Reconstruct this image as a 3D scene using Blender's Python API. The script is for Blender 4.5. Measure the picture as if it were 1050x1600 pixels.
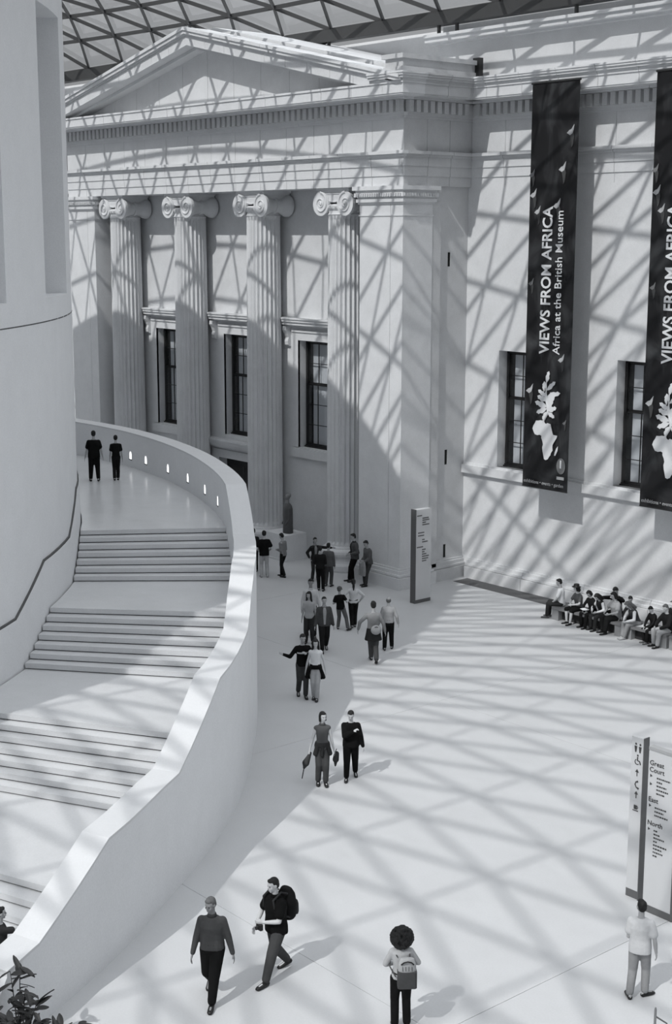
import bpy, math, random
import numpy as np
from mathutils import Vector, Matrix
random.seed(7); PI = math.pi
SC = bpy.context.scene
COL = SC.collection
for o in list(bpy.data.objects): bpy.data.objects.remove(o)

# ---------------------------------------------------------------- camera
cam = bpy.data.cameras.new('camera'); co = bpy.data.objects.new('camera', cam); COL.objects.link(co)
cam.sensor_fit = 'VERTICAL'; cam.sensor_height = 36.0; cam.lens = 36.0*2265.275/1600
cam.clip_end = 600
pitch, yaw, roll = 0.188818682, 0.863963827, 0.00153389
Fv = Vector((-math.sin(yaw)*math.cos(pitch), math.cos(yaw)*math.cos(pitch), -math.sin(pitch)))
Rv = Fv.cross(Vector((0, 0, 1))).normalized(); Uv = Rv.cross(Fv)
Rr = Rv*math.cos(roll)+Uv*math.sin(roll); Ur = Uv*math.cos(roll)-Rv*math.sin(roll)
M = Matrix((Rr, Ur, -Fv)).transposed().to_4x4(); M.translation = Vector((0, 0, 12.5))
co.matrix_world = M
SC.camera = co
CAMP = Vector((0, 0, 12.5))
# ---------------------------------------------------------------- light
SUN_DIR = Vector((-0.20, 0.92, -1.0)).normalized()
sl = bpy.data.lights.new('sun', 'SUN'); sl.energy = 2.9; sl.angle = math.radians(0.6); sl.color = (1.0, 0.985, 0.96)
so = bpy.data.objects.new('sun', sl); COL.objects.link(so)
so.rotation_euler = SUN_DIR.to_track_quat('-Z', 'Y').to_euler(); so.location = (0, -20, 60)
w = bpy.data.worlds.new('sky'); SC.world = w; w.use_nodes = True
nt = w.node_tree; nt.nodes.clear()
tc = nt.nodes.new('ShaderNodeTexCoord'); sx = nt.nodes.new('ShaderNodeSeparateXYZ')
cr = nt.nodes.new('ShaderNodeMapRange'); cr.inputs['From Min'].default_value = 0.0; cr.inputs['From Max'].default_value = 1.0
cr.inputs['To Min'].default_value = 0.20; cr.inputs['To Max'].default_value = 2.1
bg = nt.nodes.new('ShaderNodeBackground'); bg.inputs['Color'].default_value = (0.975, 1.0, 1.03, 1)
ml = nt.nodes.new('ShaderNodeMath'); ml.operation = 'MULTIPLY'; ml.inputs[1].default_value = 1.0
ow = nt.nodes.new('ShaderNodeOutputWorld')
nt.links.new(tc.outputs['Generated'], sx.inputs[0]); pw = nt.nodes.new('ShaderNodeMath'); pw.operation = 'POWER'; pw.inputs[1].default_value = 1.35; pw.use_clamp = True
nt.links.new(sx.outputs['Z'], pw.inputs[0]); nt.links.new(pw.outputs[0], cr.inputs['Value'])
nt.links.new(cr.outputs[0], ml.inputs[0]); nt.links.new(ml.outputs[0], bg.inputs['Strength']); nt.links.new(bg.outputs[0], ow.inputs[0])
SC.view_settings.view_transform = 'Standard'; SC.view_settings.look = 'None'
SC.view_settings.gamma = 1.0; SC.view_settings.exposure = 0.0; SC.view_settings.use_curve_mapping = False

# ---------------------------------------------------------------- materials
MATS = {}
def mat(name, v, rough=0.8, noise=0.0, scale=6.0, spec=0.3, bump=0.0, emit=0.0, fine=0.0, metal=0.0):
    if name in MATS: return MATS[name]
    m = bpy.data.materials.new(name); m.use_nodes = True; n = m.node_tree; b = n.nodes['Principled BSDF']
    col = (v*0.985, v, v*1.02, 1)
    b.inputs['Base Color'].default_value = col; b.inputs['Roughness'].default_value = rough
    b.inputs['Specular IOR Level'].default_value = spec; b.inputs['Metallic'].default_value = metal
    if noise or bump or fine:
        t = n.nodes.new('ShaderNodeTexCoord'); g = n.nodes.new('ShaderNodeNewGeometry')
        nz = n.nodes.new('ShaderNodeTexNoise'); nz.inputs['Scale'].default_value = scale; nz.inputs['Detail'].default_value = 6; nz.inputs['Roughness'].default_value = 0.65
        n.links.new(g.outputs['Position'], nz.inputs['Vector'])
        mr = n.nodes.new('ShaderNodeMapRange'); mr.inputs['From Min'].default_value = 0.25; mr.inputs['From Max'].default_value = 0.75
        mr.inputs['To Min'].default_value = 1-noise; mr.inputs['To Max'].default_value = 1+noise
        n.links.new(nz.outputs['Fac'], mr.inputs['Value'])
        last = mr.outputs[0]
        if fine:
            n2 = n.nodes.new('ShaderNodeTexNoise'); n2.inputs['Scale'].default_value = 28; n2.inputs['Detail'].default_value = 2
            n.links.new(g.outputs['Position'], n2.inputs['Vector'])
            m2 = n.nodes.new('ShaderNodeMapRange'); m2.inputs['From Min'].default_value = 0.2; m2.inputs['From Max'].default_value = 0.8
            m2.inputs['To Min'].default_value = 1-fine; m2.inputs['To Max'].default_value = 1+fine
            n.links.new(n2.outputs['Fac'], m2.inputs['Value'])
            mm = n.nodes.new('ShaderNodeMath'); mm.operation = 'MULTIPLY'
            n.links.new(last, mm.inputs[0]); n.links.new(m2.outputs[0], mm.inputs[1]); last = mm.outputs[0]
        vm = n.nodes.new('ShaderNodeVectorMath'); vm.operation = 'SCALE'; vm.inputs[0].default_value = col[:3]
        n.links.new(last, vm.inputs['Scale']); n.links.new(vm.outputs[0], b.inputs['Base Color'])
        if bump:
            bp = n.nodes.new('ShaderNodeBump'); bp.inputs['Strength'].default_value = bump; bp.inputs['Distance'].default_value = 0.02
            n.links.new(nz.outputs['Fac'], bp.inputs['Height']); n.links.new(bp.outputs[0], b.inputs['Normal'])
    if emit:
        b.inputs['Emission Color'].default_value = (1, 1, 1, 1); b.inputs['Emission Strength'].default_value = emit
    MATS[name] = m; return m
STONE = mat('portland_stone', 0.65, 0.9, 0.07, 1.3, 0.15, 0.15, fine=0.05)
STONE2 = mat('portland_stone_dark', 0.53, 0.9, 0.10, 1.1, 0.15, 0.2, fine=0.06)  # darker tone of STONE; also carries the painted shade of the dentils
FLOOR = mat('limestone_floor', 0.52, 0.42, 0.045, 0.6, 0.35, 0.02, fine=0.035)
LAND = mat('honed_stair_stone', 0.58, 0.22, 0.05, 1.0, 0.45, 0.0, fine=0.04)
DRUM = mat('smooth_drum_stone', 0.72, 0.85, 0.03, 1.5, 0.2, 0.1, fine=0.05)
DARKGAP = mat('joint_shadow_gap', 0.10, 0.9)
GRILLE = mat('grey_floor_grille', 0.10, 0.6, 0.05, 3)
STEEL = mat('painted_roof_steel', 0.055, 0.5, 0.05, 2, 0.4)
FRAME = mat('black_sash_paint', 0.012, 0.35, spec=0.5)
BLIND = mat('pale_window_blind', 0.62, 0.9, 0.03, 2)
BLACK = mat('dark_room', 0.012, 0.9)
SIGNL = mat('sign_face_pale', 0.56, 0.4, 0.02, 2)
SIGND = mat('sign_edge_grey', 0.11, 0.4)
INK = mat('sign_ink', 0.05, 0.5)
WHITEP = mat('banner_print_white', 0.66, 0.8, 0.03, 8)
BENCHT = mat('bench_grey_top', 0.16, 0.5, 0.04, 5)
BENCHS = mat('bench_side_panel', 0.27, 0.6, 0.04, 5)
BENCHD = mat('bench_dark_body', 0.03, 0.7)
BRONZE = mat('dark_statue_stone', 0.085, 0.6, 0.15, 6)
BRONZE2 = mat('statue_head_stone', 0.20, 0.6, 0.2, 8)
LAMP = mat('wall_light_lens', 0.8, 0.5, emit=1.3)

def glass_mat(name, tint, diff, gloss):
    m = bpy.data.materials.new(name); m.use_nodes = True; n = m.node_tree; n.nodes.clear()
    tr = n.nodes.new('ShaderNodeBsdfTransparent'); tr.inputs[0].default_value = (tint*0.99, tint, tint*1.01, 1)
    df = n.nodes.new('ShaderNodeBsdfTranslucent'); df.inputs[0].default_value = (0.8, 0.8, 0.8, 1)
    d2 = n.nodes.new('ShaderNodeBsdfDiffuse'); d2.inputs[0].default_value = (0.6, 0.6, 0.6, 1)
    mx0 = n.nodes.new('ShaderNodeMixShader'); mx0.inputs[0].default_value = 0.5
    gl = n.nodes.new('ShaderNodeBsdfGlossy'); gl.inputs['Roughness'].default_value = 0.03; gl.inputs[0].default_value = (0.9, 0.9, 0.9, 1)
    fr = n.nodes.new('ShaderNodeLayerWeight'); fr.inputs[0].default_value = 0.5
    fp = n.nodes.new('ShaderNodeMath'); fp.operation = 'POWER'; fp.inputs[1].default_value = 4.0
    fm = n.nodes.new('ShaderNodeMath'); fm.operation = 'MULTIPLY_ADD'; fm.inputs[1].default_value = 0.9*gloss; fm.inputs[2].default_value = 0.05*gloss
    m1 = n.nodes.new('ShaderNodeMixShader'); m1.inputs[0].default_value = diff
    m2 = n.nodes.new('ShaderNodeMixShader'); o = n.nodes.new('ShaderNodeOutputMaterial')
    L = n.links.new
    L(df.outputs[0], mx0.inputs[1]); L(d2.outputs[0], mx0.inputs[2])
    L(tr.outputs[0], m1.inputs[1]); L(mx0.outputs[0], m1.inputs[2]); L(fr.outputs['Facing'], fp.inputs[0]); L(fp.outputs[0], fm.inputs[0]); L(fm.outputs[0], m2.inputs[0])
    L(m1.outputs[0], m2.inputs[1]); L(gl.outputs[0], m2.inputs[2]); L(m2.outputs[0], o.inputs[0])
    MATS[name] = m; return m
ROOFGL = glass_mat('roof_glass_fritted', 0.92, 0.07, 0.5)
WINGL = glass_mat('window_glass', 0.96, 0.0, 1.0)

def banner_mat():
    m = mat('banner_dark_cloth', 0.014, 0.55, spec=0.25); n = m.node_tree; b = n.nodes['Principled BSDF']
    g = n.nodes.new('ShaderNodeTexCoord'); nz = n.nodes.new('ShaderNodeTexNoise'); nz.inputs['Scale'].default_value = 0.9; nz.inputs['Detail'].default_value = 3
    nz.inputs['Distortion'].default_value = 1.5
    mp = n.nodes.new('ShaderNodeMapping'); mp.inputs['Scale'].default_value = (1.0, 1.0, 0.55)
    n.links.new(g.outputs['Object'], mp.inputs[0]); n.links.new(mp.outputs[0], nz.inputs['Vector'])
    rp = n.nodes.new('ShaderNodeValToRGB'); rp.color_ramp.elements[0].position = 0.45; rp.color_ramp.elements[0].color = (0.009, 0.009, 0.010, 1)
    rp.color_ramp.elements[1].position = 0.75; rp.color_ramp.elements[1].color = (0.055, 0.057, 0.06, 1)
    n.links.new(nz.outputs['Fac'], rp.inputs[0]); n.links.new(rp.outputs[0], b.inputs['Base Color'])
    return m
BANNER = banner_mat()
HORN = mat('banner_print_grey', 0.16, 0.7, 0.3, 3)
HORN2 = mat('banner_print_pale', 0.42, 0.7, 0.3, 5)

# ---------------------------------------------------------------- mesh helpers
class MB:
    def __init__(s): s.v = []; s.f = []
    def add(s, vs, fs):
        o = len(s.v); s.v += [tuple(p) for p in vs]; s.f += [tuple(i+o for i in f) for f in fs]; return s
    def box(s, x0, x1, y0, y1, z0, z1):
        vs = [(x, y, z) for z in (z0, z1) for y in (y0, y1) for x in (x0, x1)]
        return s.add(vs, [(0, 2, 3, 1), (4, 5, 7, 6), (0, 1, 5, 4), (2, 6, 7, 3), (0, 4, 6, 2), (1, 3, 7, 5)])
    def bevbox(s, x0, x1, y0, y1, z0, z1, b):
        # box with chamfered long vertical edges
        pts = [(x0+b, y0), (x1-b, y0), (x1, y0+b), (x1, y1-b), (x1-b, y1), (x0+b, y1), (x0, y1-b), (x0, y0+b)]
        return s.prism(pts, z0, z1)
    def prism(s, pts, z0, z1):
        n = len(pts); vs = [(p[0], p[1], z0) for p in pts]+[(p[0], p[1], z1) for p in pts]
        return s.add(vs, [tuple(range(n-1, -1, -1)), tuple(range(n, 2*n))]+[(i, (i+1) % n, n+(i+1) % n, n+i) for i in range(n)])
    def extr(s, pts, d):     # polygon pts (3d) extruded by vector d
        n = len(pts); vs = [tuple(p) for p in pts]+[tuple(Vector(p)+Vector(d)) for p in pts]
        return s.add(vs, [tuple(range(n-1, -1, -1)), tuple(range(n, 2*n))]+[(i, (i+1) % n, n+(i+1) % n, n+i) for i in range(n)])
    def tube(s, pts, r, n=8, caps=True):
        pts = [Vector(p) for p in pts]; rings = []; up = None
        rr = r if isinstance(r, (list, tuple)) else [r]*len(pts)
        for i, p in enumerate(pts):
            d = (pts[min(i+1, len(pts)-1)]-pts[max(i-1, 0)]).normalized()
            if up is None: up = d.orthogonal().normalized()
            up = (up-d*up.dot(d)).normalized(); q = d.cross(up)
            rings.append([p+(up*math.cos(2*PI*k/n)+q*math.sin(2*PI*k/n))*rr[i] for k in range(n)])
        return s.loft(rings, caps)
    def loft(s, rings, caps=True):
        n = len(rings[0]); vs = [tuple(p) for r in rings for p in r]; fs = []
        for i in range(len(rings)-1):
            for k in range(n): fs.append((i*n+k, i*n+(k+1) % n, (i+1)*n+(k+1) % n, (i+1)*n+k))
        if caps: fs.append(tuple(range(n-1, -1, -1))); fs.append(tuple((len(rings)-1)*n+k for k in range(n)))
        return s.add(vs, fs)
    def lathe(s, prof, c=(0, 0, 0), n=32):
        return s.loft([[(c[0]+r*math.cos(2*PI*k/n), c[1]+r*math.sin(2*PI*k/n), c[2]+z) for k in range(n)] for r, z in prof])
    def ball(s, c, r, rot=None, n=12, m=8):
        c = Vector(c); r = (r, r, r) if not isinstance(r, (tuple, list)) else r; rings = []
        for j in range(m+1):
            a = -PI/2+PI*(j+0.02*(j == 0)-0.02*(j == m))/m
            ring = []
            for k in range(n):
                p = Vector((r[0]*math.cos(a)*math.cos(2*PI*k/n), r[1]*math.cos(a)*math.sin(2*PI*k/n), r[2]*math.sin(a)))
                ring.append(c+(rot @ p if rot else p))
            rings.append(ring)
        return s.loft(rings)
    def cap(s, a, b, ra, rb, n=12):
        a = Vector(a); b = Vector(b); d = b-a; L = d.length
        if L < 1e-5: return s.ball(a, max(ra, rb))
        d /= L; u = d.orthogonal().normalized(); q = d.cross(u); rings = []
        for j in range(0, 5):
            t = PI/2*(j+0.05*(j == 0))/4; rings.append((a-d*ra*math.cos(t), ra*math.sin(t)))
        for j in range(0, 5):
            t = PI/2*(j-0.05*(j == 4))/4; rings.append((b+d*rb*math.sin(t), rb*math.cos(t)))
        return s.loft([[c+(u*math.cos(2*PI*k/n)+q*math.sin(2*PI*k/n))*r for k in range(n)] for c, r in rings])
    def sector(s, r0, r1, a0, a1, z0, z1, c, n=6):
        # annular sector; r0, r1 may be functions of the angle in degrees
        f0 = r0 if callable(r0) else (lambda a: r0); f1 = r1 if callable(r1) else (lambda a: r1)
        g0 = z0 if callable(z0) else (lambda a: z0); g1 = z1 if callable(z1) else (lambda a: z1)
        rings = []
        for i in range(n+1):
            a = a0+(a1-a0)*i/n; ca, sa = math.cos(math.radians(a)), math.sin(math.radians(a))
            rings.append([(c[0]+r*ca, c[1]+r*sa, z) for r, z in ((f0(a), g0(a)), (f1(a), g0(a)), (f1(a), g1(a)), (f0(a), g1(a)))])
        return s.loft(rings)
    def mesh(s, name):
        me = bpy.data.meshes.new(name); me.from_pydata(s.v, [], s.f); me.update()
        import bmesh
        bm = bmesh.new(); bm.from_mesh(me); bmesh.ops.recalc_face_normals(bm, faces=bm.faces); bm.to_mesh(me); bm.free()
        return me
    def build(s, name, m, parent=None, smooth=False, **kw):
        me = s.mesh(name); me.materials.append(m)
        if smooth: me.shade_smooth()
        return link(name, me, parent, **kw)
def link(name, me, parent=None, **kw):
    o = bpy.data.objects.new(name, me); COL.objects.link(o)
    if parent: o.parent = parent
    for k, v in kw.items(): o[k] = v
    return o
def empty(name, loc=(0, 0, 0), rz=0, **kw):
    o = bpy.data.objects.new(name, None); COL.objects.link(o); o.location = loc; o.rotation_euler = (0, 0, rz); o.empty_display_size = 0.2
    for k, v in kw.items(): o[k] = v
    return o
def copy_tree(o, loc=None, parent=None, **kw):
    c = o.copy(); COL.objects.link(c); c.parent = parent
    if loc is not None: c.location = loc
    for k, v in kw.items(): c[k] = v
    for ch in list(o.children): copy_tree(ch, parent=c)
    return c
def flat_text(txt, size, name, m, parent, origin, xdir, ydir, thick=0.006, align='LEFT', bold=0.0, sx=1.0):
    cu = bpy.data.curves.new(name, 'FONT'); cu.body = txt; cu.size = size; cu.extrude = thick; cu.offset = bold; cu.align_x = align; cu.resolution_u = 3
    t = bpy.data.objects.new(name, cu); COL.objects.link(t)
    bpy.context.view_layer.update()
    me = bpy.data.meshes.new_from_object(t.evaluated_get(bpy.context.evaluated_depsgraph_get()))
    bpy.data.objects.remove(t)
    X = Vector(xdir); Y = Vector(ydir); Z = X.cross(Y)
    mx = Matrix((X*sx, Y, Z)).transposed().to_4x4(); mx.translation = Vector(origin)
    me.transform(mx); me.materials.clear(); me.materials.append(m)
    return link(name, me, parent)

# ================================================================ SETTING
CX, CY = -48.5, 2.0          # centre of the drum
YP, YR, YB = 34.65, 37.95, 36.20
XR, XL = -37.06, -59.40
WX0, WX1, WY0 = -98.8, 3.2, -34.0
# ---- floor : big slabs with fine joints; joints run along X = -15 and Y = 14.95
floor = empty('floor', kind='structure')
MB().box(WX0, WX1, WY0, 39, -0.3, -0.012).build('floor_bed', mat('joint_mortar', 0.30, 0.9), floor)
g = 0.009; sw = 12.0
slab = MB(); slab.box(-sw/2+g/2, sw/2-g/2, -sw/2+g/2, sw/2-g/2, -0.011, 0.0)
sm = slab.mesh('floor_slab'); sm.materials.append(FLOOR)
for i in range(-7, 2):
    for j in range(-4, 2):
        x0 = -15+i*sw; y0 = 14.95+j*sw
        if x0 < WX0-1 or x0+sw > WX1+6 or y0+sw < WY0 or y0 > 34: continue
        if y0+sw > 38.99: continue
        o = link('slab', sm, floor); o.location = (x0+sw/2, y0+sw/2, 0)
# last row up to the wall
MB().box(WX0, WX1, 38.955, 39.0, -0.011, 0).build('slab', FLOOR, floor)

# ---- box-level mouldings with an outer corner at (XR, YP) and an inner corner at (XR, YR)
ENT = [('architrave_stone', [(14.17, 14.50, 0.0), (14.50, 14.83, 0.035), (14.83, 15.13, 0.07), (15.13, 15.22, 0.13), (15.22, 15.33, 0.22)]),
       ('frieze_stone', [(15.33, 16.40, 0.0)]),
       ('bed_moulding', [(16.40, 16.48, 0.07), (16.48, 16.56, 0.16), (16.56, 16.98, 0.20), (16.98, 17.06, 0.46)]),
       ('cornice_stone', [(17.06, 17.11, 0.96), (17.11, 17.43, 0.99), (17.43, 17.50, 1.03)])]
SIMA = [('gutter_stone', [(17.50, 17.57, 1.05), (17.57, 17.65, 1.12), (17.65, 17.72, 1.17), (17.72, 17.78, 1.20)])]
GAP = 0.008
def run_x(parent, x0, x1, yf, step, levels, m, depth=0.5, name=None):
    n = max(1, round((x1-x0)/step)); st = (x1-x0)/n; cache = None
    for i in range(n):
        if cache is None:
            b = MB()
            for z0, z1, p in levels: b.box(GAP, st-GAP, -p, depth, z0, z1)
            cache = b.mesh(name); cache.materials.append(m)
        o = link(name, cache, parent); o.location = (x0+i*st, yf, 0)
def run_y(parent, y0, y1, xf, step, levels, m, depth=0.5, name=None):
    n = max(1, round((y1-y0)/step)); st = (y1-y0)/n
    for i in range(n):
        b = MB()
        for z0, z1, p in levels: b.box(xf-depth, xf+p, y0+i*st+GAP, y0+(i+1)*st-GAP, z0, z1)
        b.build(name, m, parent)
def wall_with_holes(parent, x0, x1, y0, y1, z0, z1, holes, m, name='wall_face', n_split=True):
    # holes: (xa, xb, za, zb) sorted by x ; solid boxes round them
    b = MB(); x = x0
    for xa, xb, za, zb in holes:
        b.box(x, xa, y0, y1, z0, z1)
        if za > z0: b.box(xa, xb, y0, y1, z0, za)
        b.box(xa, xb, y0, y1, zb, z1); x = xb
    b.box(x, x1, y0, y1, z0, z1)
    return b.build(name, m, parent)

# ---- rear wall of the court (right of the portico and left of it)
wall = empty('wall_back', kind='structure')
WH = 1.02
WINX = [-34.46, -29.17, -23.88, -18.6]
holes = [(x-WH-0.04, x+WH+0.04, 4.30, 8.48) for x in WINX]
wall_with_holes(wall, XR-0.15, WX1, YR, YR+0.55, 0, 14.17, holes, STONE)
MB().box(XR-0.15, WX1, YR+0.02, YR+0.55, 14.17, 17.5).build('wall_core', STONE, wall)
MB().box(WX0, XL+0.1, YR, YR+0.55, 0, 17.5).build('wall_face', STONE, wall)
for nm, lv in ENT+SIMA:
    p = max(l[2] for l in lv)
    run_x(wall, XR, -21.0, YR, 1.55 if 'mould' not in nm else 4, lv, STONE, 0.3, nm)
    run_x(wall, -21.0, WX1, YR, 24, lv, STONE, 0.3, nm)
    run_x(wall, WX0, XL-1.2, YR, 38, lv, STONE, 0.3, nm)
# sill course and base course
for z0, z1, p in ((3.92, 4.22, 0.16), (4.22, 4.30, 0.06)):
    run_x(wall, XR-0.1, -20.0, YR, 5.28, [(z0, z1, p)], STONE, 0.3, 'sill_course_stone'); run_x(wall, -20, WX1, YR, 23.2, [(z0, z1, p)], STONE, 0.3, 'sill_course_stone')
run_x(wall, WX0, XL-0.2, YR, 38.6, [(3.92, 4.22, 0.16)], STONE, 0.3, 'sill_course_stone')
BASE = [(0, 0.43, 0.22), (0.45, 0.53, 0.16), (0.53, 0.66, 0.10), (0.66, 0.74, 0.05)]
run_x(wall, XR+0.2, -20.0, YR, 2.9, BASE, STONE, 0.2, 'base_course_stone'); run_x(wall, -20.0, WX1, YR, 23, BASE, STONE, 0.2, 'base_course_stone')
# attic above the cornice
MB().box(-38.9, WX1, YR+0.05, YR+0.9, 17.5, 19.28).build('attic_face', STONE, wall)
for z0, z1, p in ((19.16, 19.24, 0.15), (19.24, 19.40, 0.42), (19.40, 19.50, 0.50)):
    MB().box(-39.1, WX1, YR-p, YR+0.9, z0, z1).build('attic_moulding', STONE, wall)
MB().box(-38.95, WX1, YR+0.35, YR+0.9, 19.5, 19.84).build('attic_parapet', STONE, wall)
MB().box(WX0, -38.9, YR+0.75, YR+1.2, 17.5, 19.80).build('attic_face', STONE, wall)
MB().box(WX0, -38.9, YR-0.15, YR+0.75, 18.55, 18.70).build('attic_ledge', STONE, wall)
# floor grille strip along the wall
trim = MB().box(-36.66, -22.0, 36.97, 37.72, 0.0, 0.006).build('trim_1', GRILLE, kind='structure')

# ---- portico
port = empty('wall_portico', kind='structure')
colm = 0
PX0, PX1 = XL, XR
# entablature front and right return, stones as parts, with dark backing in the joints
for nm, lv in ENT:
    st = 1.55 if nm != 'bed_moulding' else 5.7
    run_x(port, PX0, PX1, YP, st, lv, STONE, 1.5 if nm == 'architrave_stone' else 0.5, nm)
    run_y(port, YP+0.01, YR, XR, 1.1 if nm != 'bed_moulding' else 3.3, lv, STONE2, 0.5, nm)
    b = MB()   # corner
    for z0, z1, p in lv:
        if p > 0: b.box(XR-0.02, XR+p, YP-p, YP+0.02, z0, z1)
        else: continue
    if b.v: b.build(nm, STONE, port)
for nm, lv in SIMA:
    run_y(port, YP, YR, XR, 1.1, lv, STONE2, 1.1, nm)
    b = MB()
    for z0, z1, p in lv: b.box(XR-0.6, XR+p, YP-p, YP+0.02, z0, z1)
    b.build(nm, STONE, port)
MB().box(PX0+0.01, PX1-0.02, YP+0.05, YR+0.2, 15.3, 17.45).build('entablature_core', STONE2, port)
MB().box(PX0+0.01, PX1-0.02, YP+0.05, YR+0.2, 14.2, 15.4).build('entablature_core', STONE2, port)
# dentils : front, return and the wall to the right; cornice shade is put into their darker colour
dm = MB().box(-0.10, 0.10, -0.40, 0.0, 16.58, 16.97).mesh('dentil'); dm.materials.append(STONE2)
x = XR+0.22
while x > PX0+0.3:
    o = link('dentil', dm, port); o.location = (x-0.12, YP-0.0, 0); x -= 0.33
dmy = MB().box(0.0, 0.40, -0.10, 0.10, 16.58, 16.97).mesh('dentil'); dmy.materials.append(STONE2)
y = YP-0.02
while y < YR-0.45:
    o = link('dentil', dmy, port); o.location = (XR, y, 0); y += 0.33
x = XR+0.62
while x < -24.5:
    o = link('dentil', dm, wall); o.location = (x, YR, 0); x += 0.33
# pediment
AX = -48.40; SL = 0.2205
def rake(yf, yb, off, thick, name, nst, x_out=-36.1):
    zl = lambda x: 17.42+SL*(-37.91-x)+off
    for sgn in (1, -1):
        for i in range(nst):
            xa = x_out+(AX-x_out)*(i/nst)-(0.006 if i else 0); xb = x_out+(AX-x_out)*((i+1)/nst)+(0.006 if i < nst-1 else 0)
            za, zb = zl(xa), zl(xb); zc = 17.505
            if za+thick <= zc: xa = xa-(zc-za-thick+0.002)/SL; za = zl(xa)
            if xa < xb: continue
            if za >= zc: pts = [(xa, za), (xb, zb), (xb, zb+thick), (xa, za+thick)]
            else:
                xc = xa-(zc-za)/SL
                pts = [(xa, zc), (xc, zc), (xb, zb), (xb, zb+thick), (xa, za+thick)] if zb > zc else [(xa, zc), (xb, zc), (xb, zb+thick), (xa, za+thick)]
            MB().extr([(x if sgn == 1 else 2*AX-x, yf, z) for x, z in pts], (0, yb-yf, 0)).build(name, STONE, port)
rake(YP-0.99, YP+0.1, 0.0, 0.36, 'raking_cornice_stone', 10)
rake(YP-1.05, YP+0.1, 0.365, 0.05, 'raking_moulding', 1)
rake(YP-1.13, YP+0.1, 0.42, 0.12, 'raking_moulding', 5)
rake(YP-1.19, YP+0.1, 0.545, 0.12, 'raking_moulding', 5)
rake(YP-0.5, YP+0.1, -0.12, 0.115, 'raking_bed_moulding', 1, -38.0)
# tympanum stones
n = 12; xa, xb = AX-10.3, AX+10.3
def zt(x): return 17.42+SL*(10.49-abs(x-AX))+0.05
for i in range(n):
    x0, x1 = xa+(xb-xa)*i/n+GAP, xa+(xb-xa)*(i+1)/n-GAP
    MB().extr([(x0, YP, 17.48), (x1, YP, 17.48), (x1, YP, max(17.5, zt(x1))), (x0, YP, max(17.5, zt(x0)))], (0, 0.2, 0)).build('tympanum_stone', STONE, port)
MB().extr([(AX-11.3, 35.0, 17.4), (AX+11.0, 35.0, 17.4), (AX+11.0, 35.0, 18.10), (AX, 35.0, 20.50), (AX-11.3, 35.0, 18.10)], (0, 3.6, 0)).build('portico_roof', STONE, port)
# corner acroterion block
MB().box(-37.35, -36.4, 33.95, 37.5, 17.8, 18.0).box(-37.3, -36.45, 34.0, 37.45, 18.0, 18.25).box(-37.4, -36.35, 33.9, 37.55, 18.25, 18.40).build('corner_block', STONE2, port)
MB().box(-36.55, -36.25, YP+2.75, YP+2.95, 17.83, 18.5).build('downlight', FRAME, port)
# antae (flat piers)
def anta(x0, x1, side=True):
    xm = x0+(x1-x0)*0.72
    MB().box(x0, xm-GAP, YP, YP+1.41, 0, 14.17).build('pier_stone', STONE, port)
    MB().box(xm+GAP, x1, YP, YP+1.41, 0, 14.17).build('pier_stone', STONE, port)
    MB().box(x0+0.02, x1-0.02, YP+0.02, YB+0.3, 0, 14.17).build('pier_core', STONE2, port)
    b = MB()
    for z0, z1, p in ((13.15, 13.20, 0.03), (13.56, 13.62, 0.05), (13.62, 13.74, 0.10), (13.74, 13.80, 0.07), (13.80, 13.94, 0.15), (13.94, 14.03, 0.11), (14.03, 14.17, 0.20)):
        b.box(x0-p, x1+p, YP-p, YP+1.41+p, z0, z1)
    b.build('pier_capital', STONE, port)
    e = MB()
    k = x0-0.05
    while k < x1+0.1:
        e.box(k, k+0.06, YP-0.19, YP-0.1, 13.82, 13.92); k += 0.12
    k = YP-0.1
    while k < YP+1.45:
        e.box(x1+0.1, x1+0.19, k, k+0.06, 13.82, 13.92); k += 0.12
    e.build('egg_carving', STONE2, port)['kind'] = 'stuff'
    b = MB()
    for z0, z1, p in BASE: b.box(x0-p, x1+p, YP-p, YP+1.41+p, z0, z1)
    b.build('pier_base', STONE, port)
anta(-39.30, XR); anta(XL, -57.19)
# recessed return wall with slots
xr = XR-0.12
b = MB(); sl_ = [(11.40, 11.90), (4.27, 4.82), (0.80, 1.30)]
z = 0
for za, zb in sorted(sl_)+[(14.17, 14.17)]:
    b.box(xr-0.4, xr, YP+1.42, YR, z, za); z = zb
    if zb < 14: b.box(xr-0.4, xr, YP+1.42, 36.95, za, zb); b.box(xr-0.4, xr, 37.08, YR, za, zb); b.box(xr-0.4, xr-0.2, 36.95, 37.08, za, zb)
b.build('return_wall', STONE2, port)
for za, zb in sl_: MB().box(xr-0.2, xr-0.012, 36.955, 37.075, za+0.005, zb-0.005).build('slot_shade_fill', BLACK, port)  # black box nearly flush with the wall, painted in for the slot's inner shade
run_y(port, YP+1.6, YR, xr, 2, BASE, STONE2, 0.1, 'base_course_stone')
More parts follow.
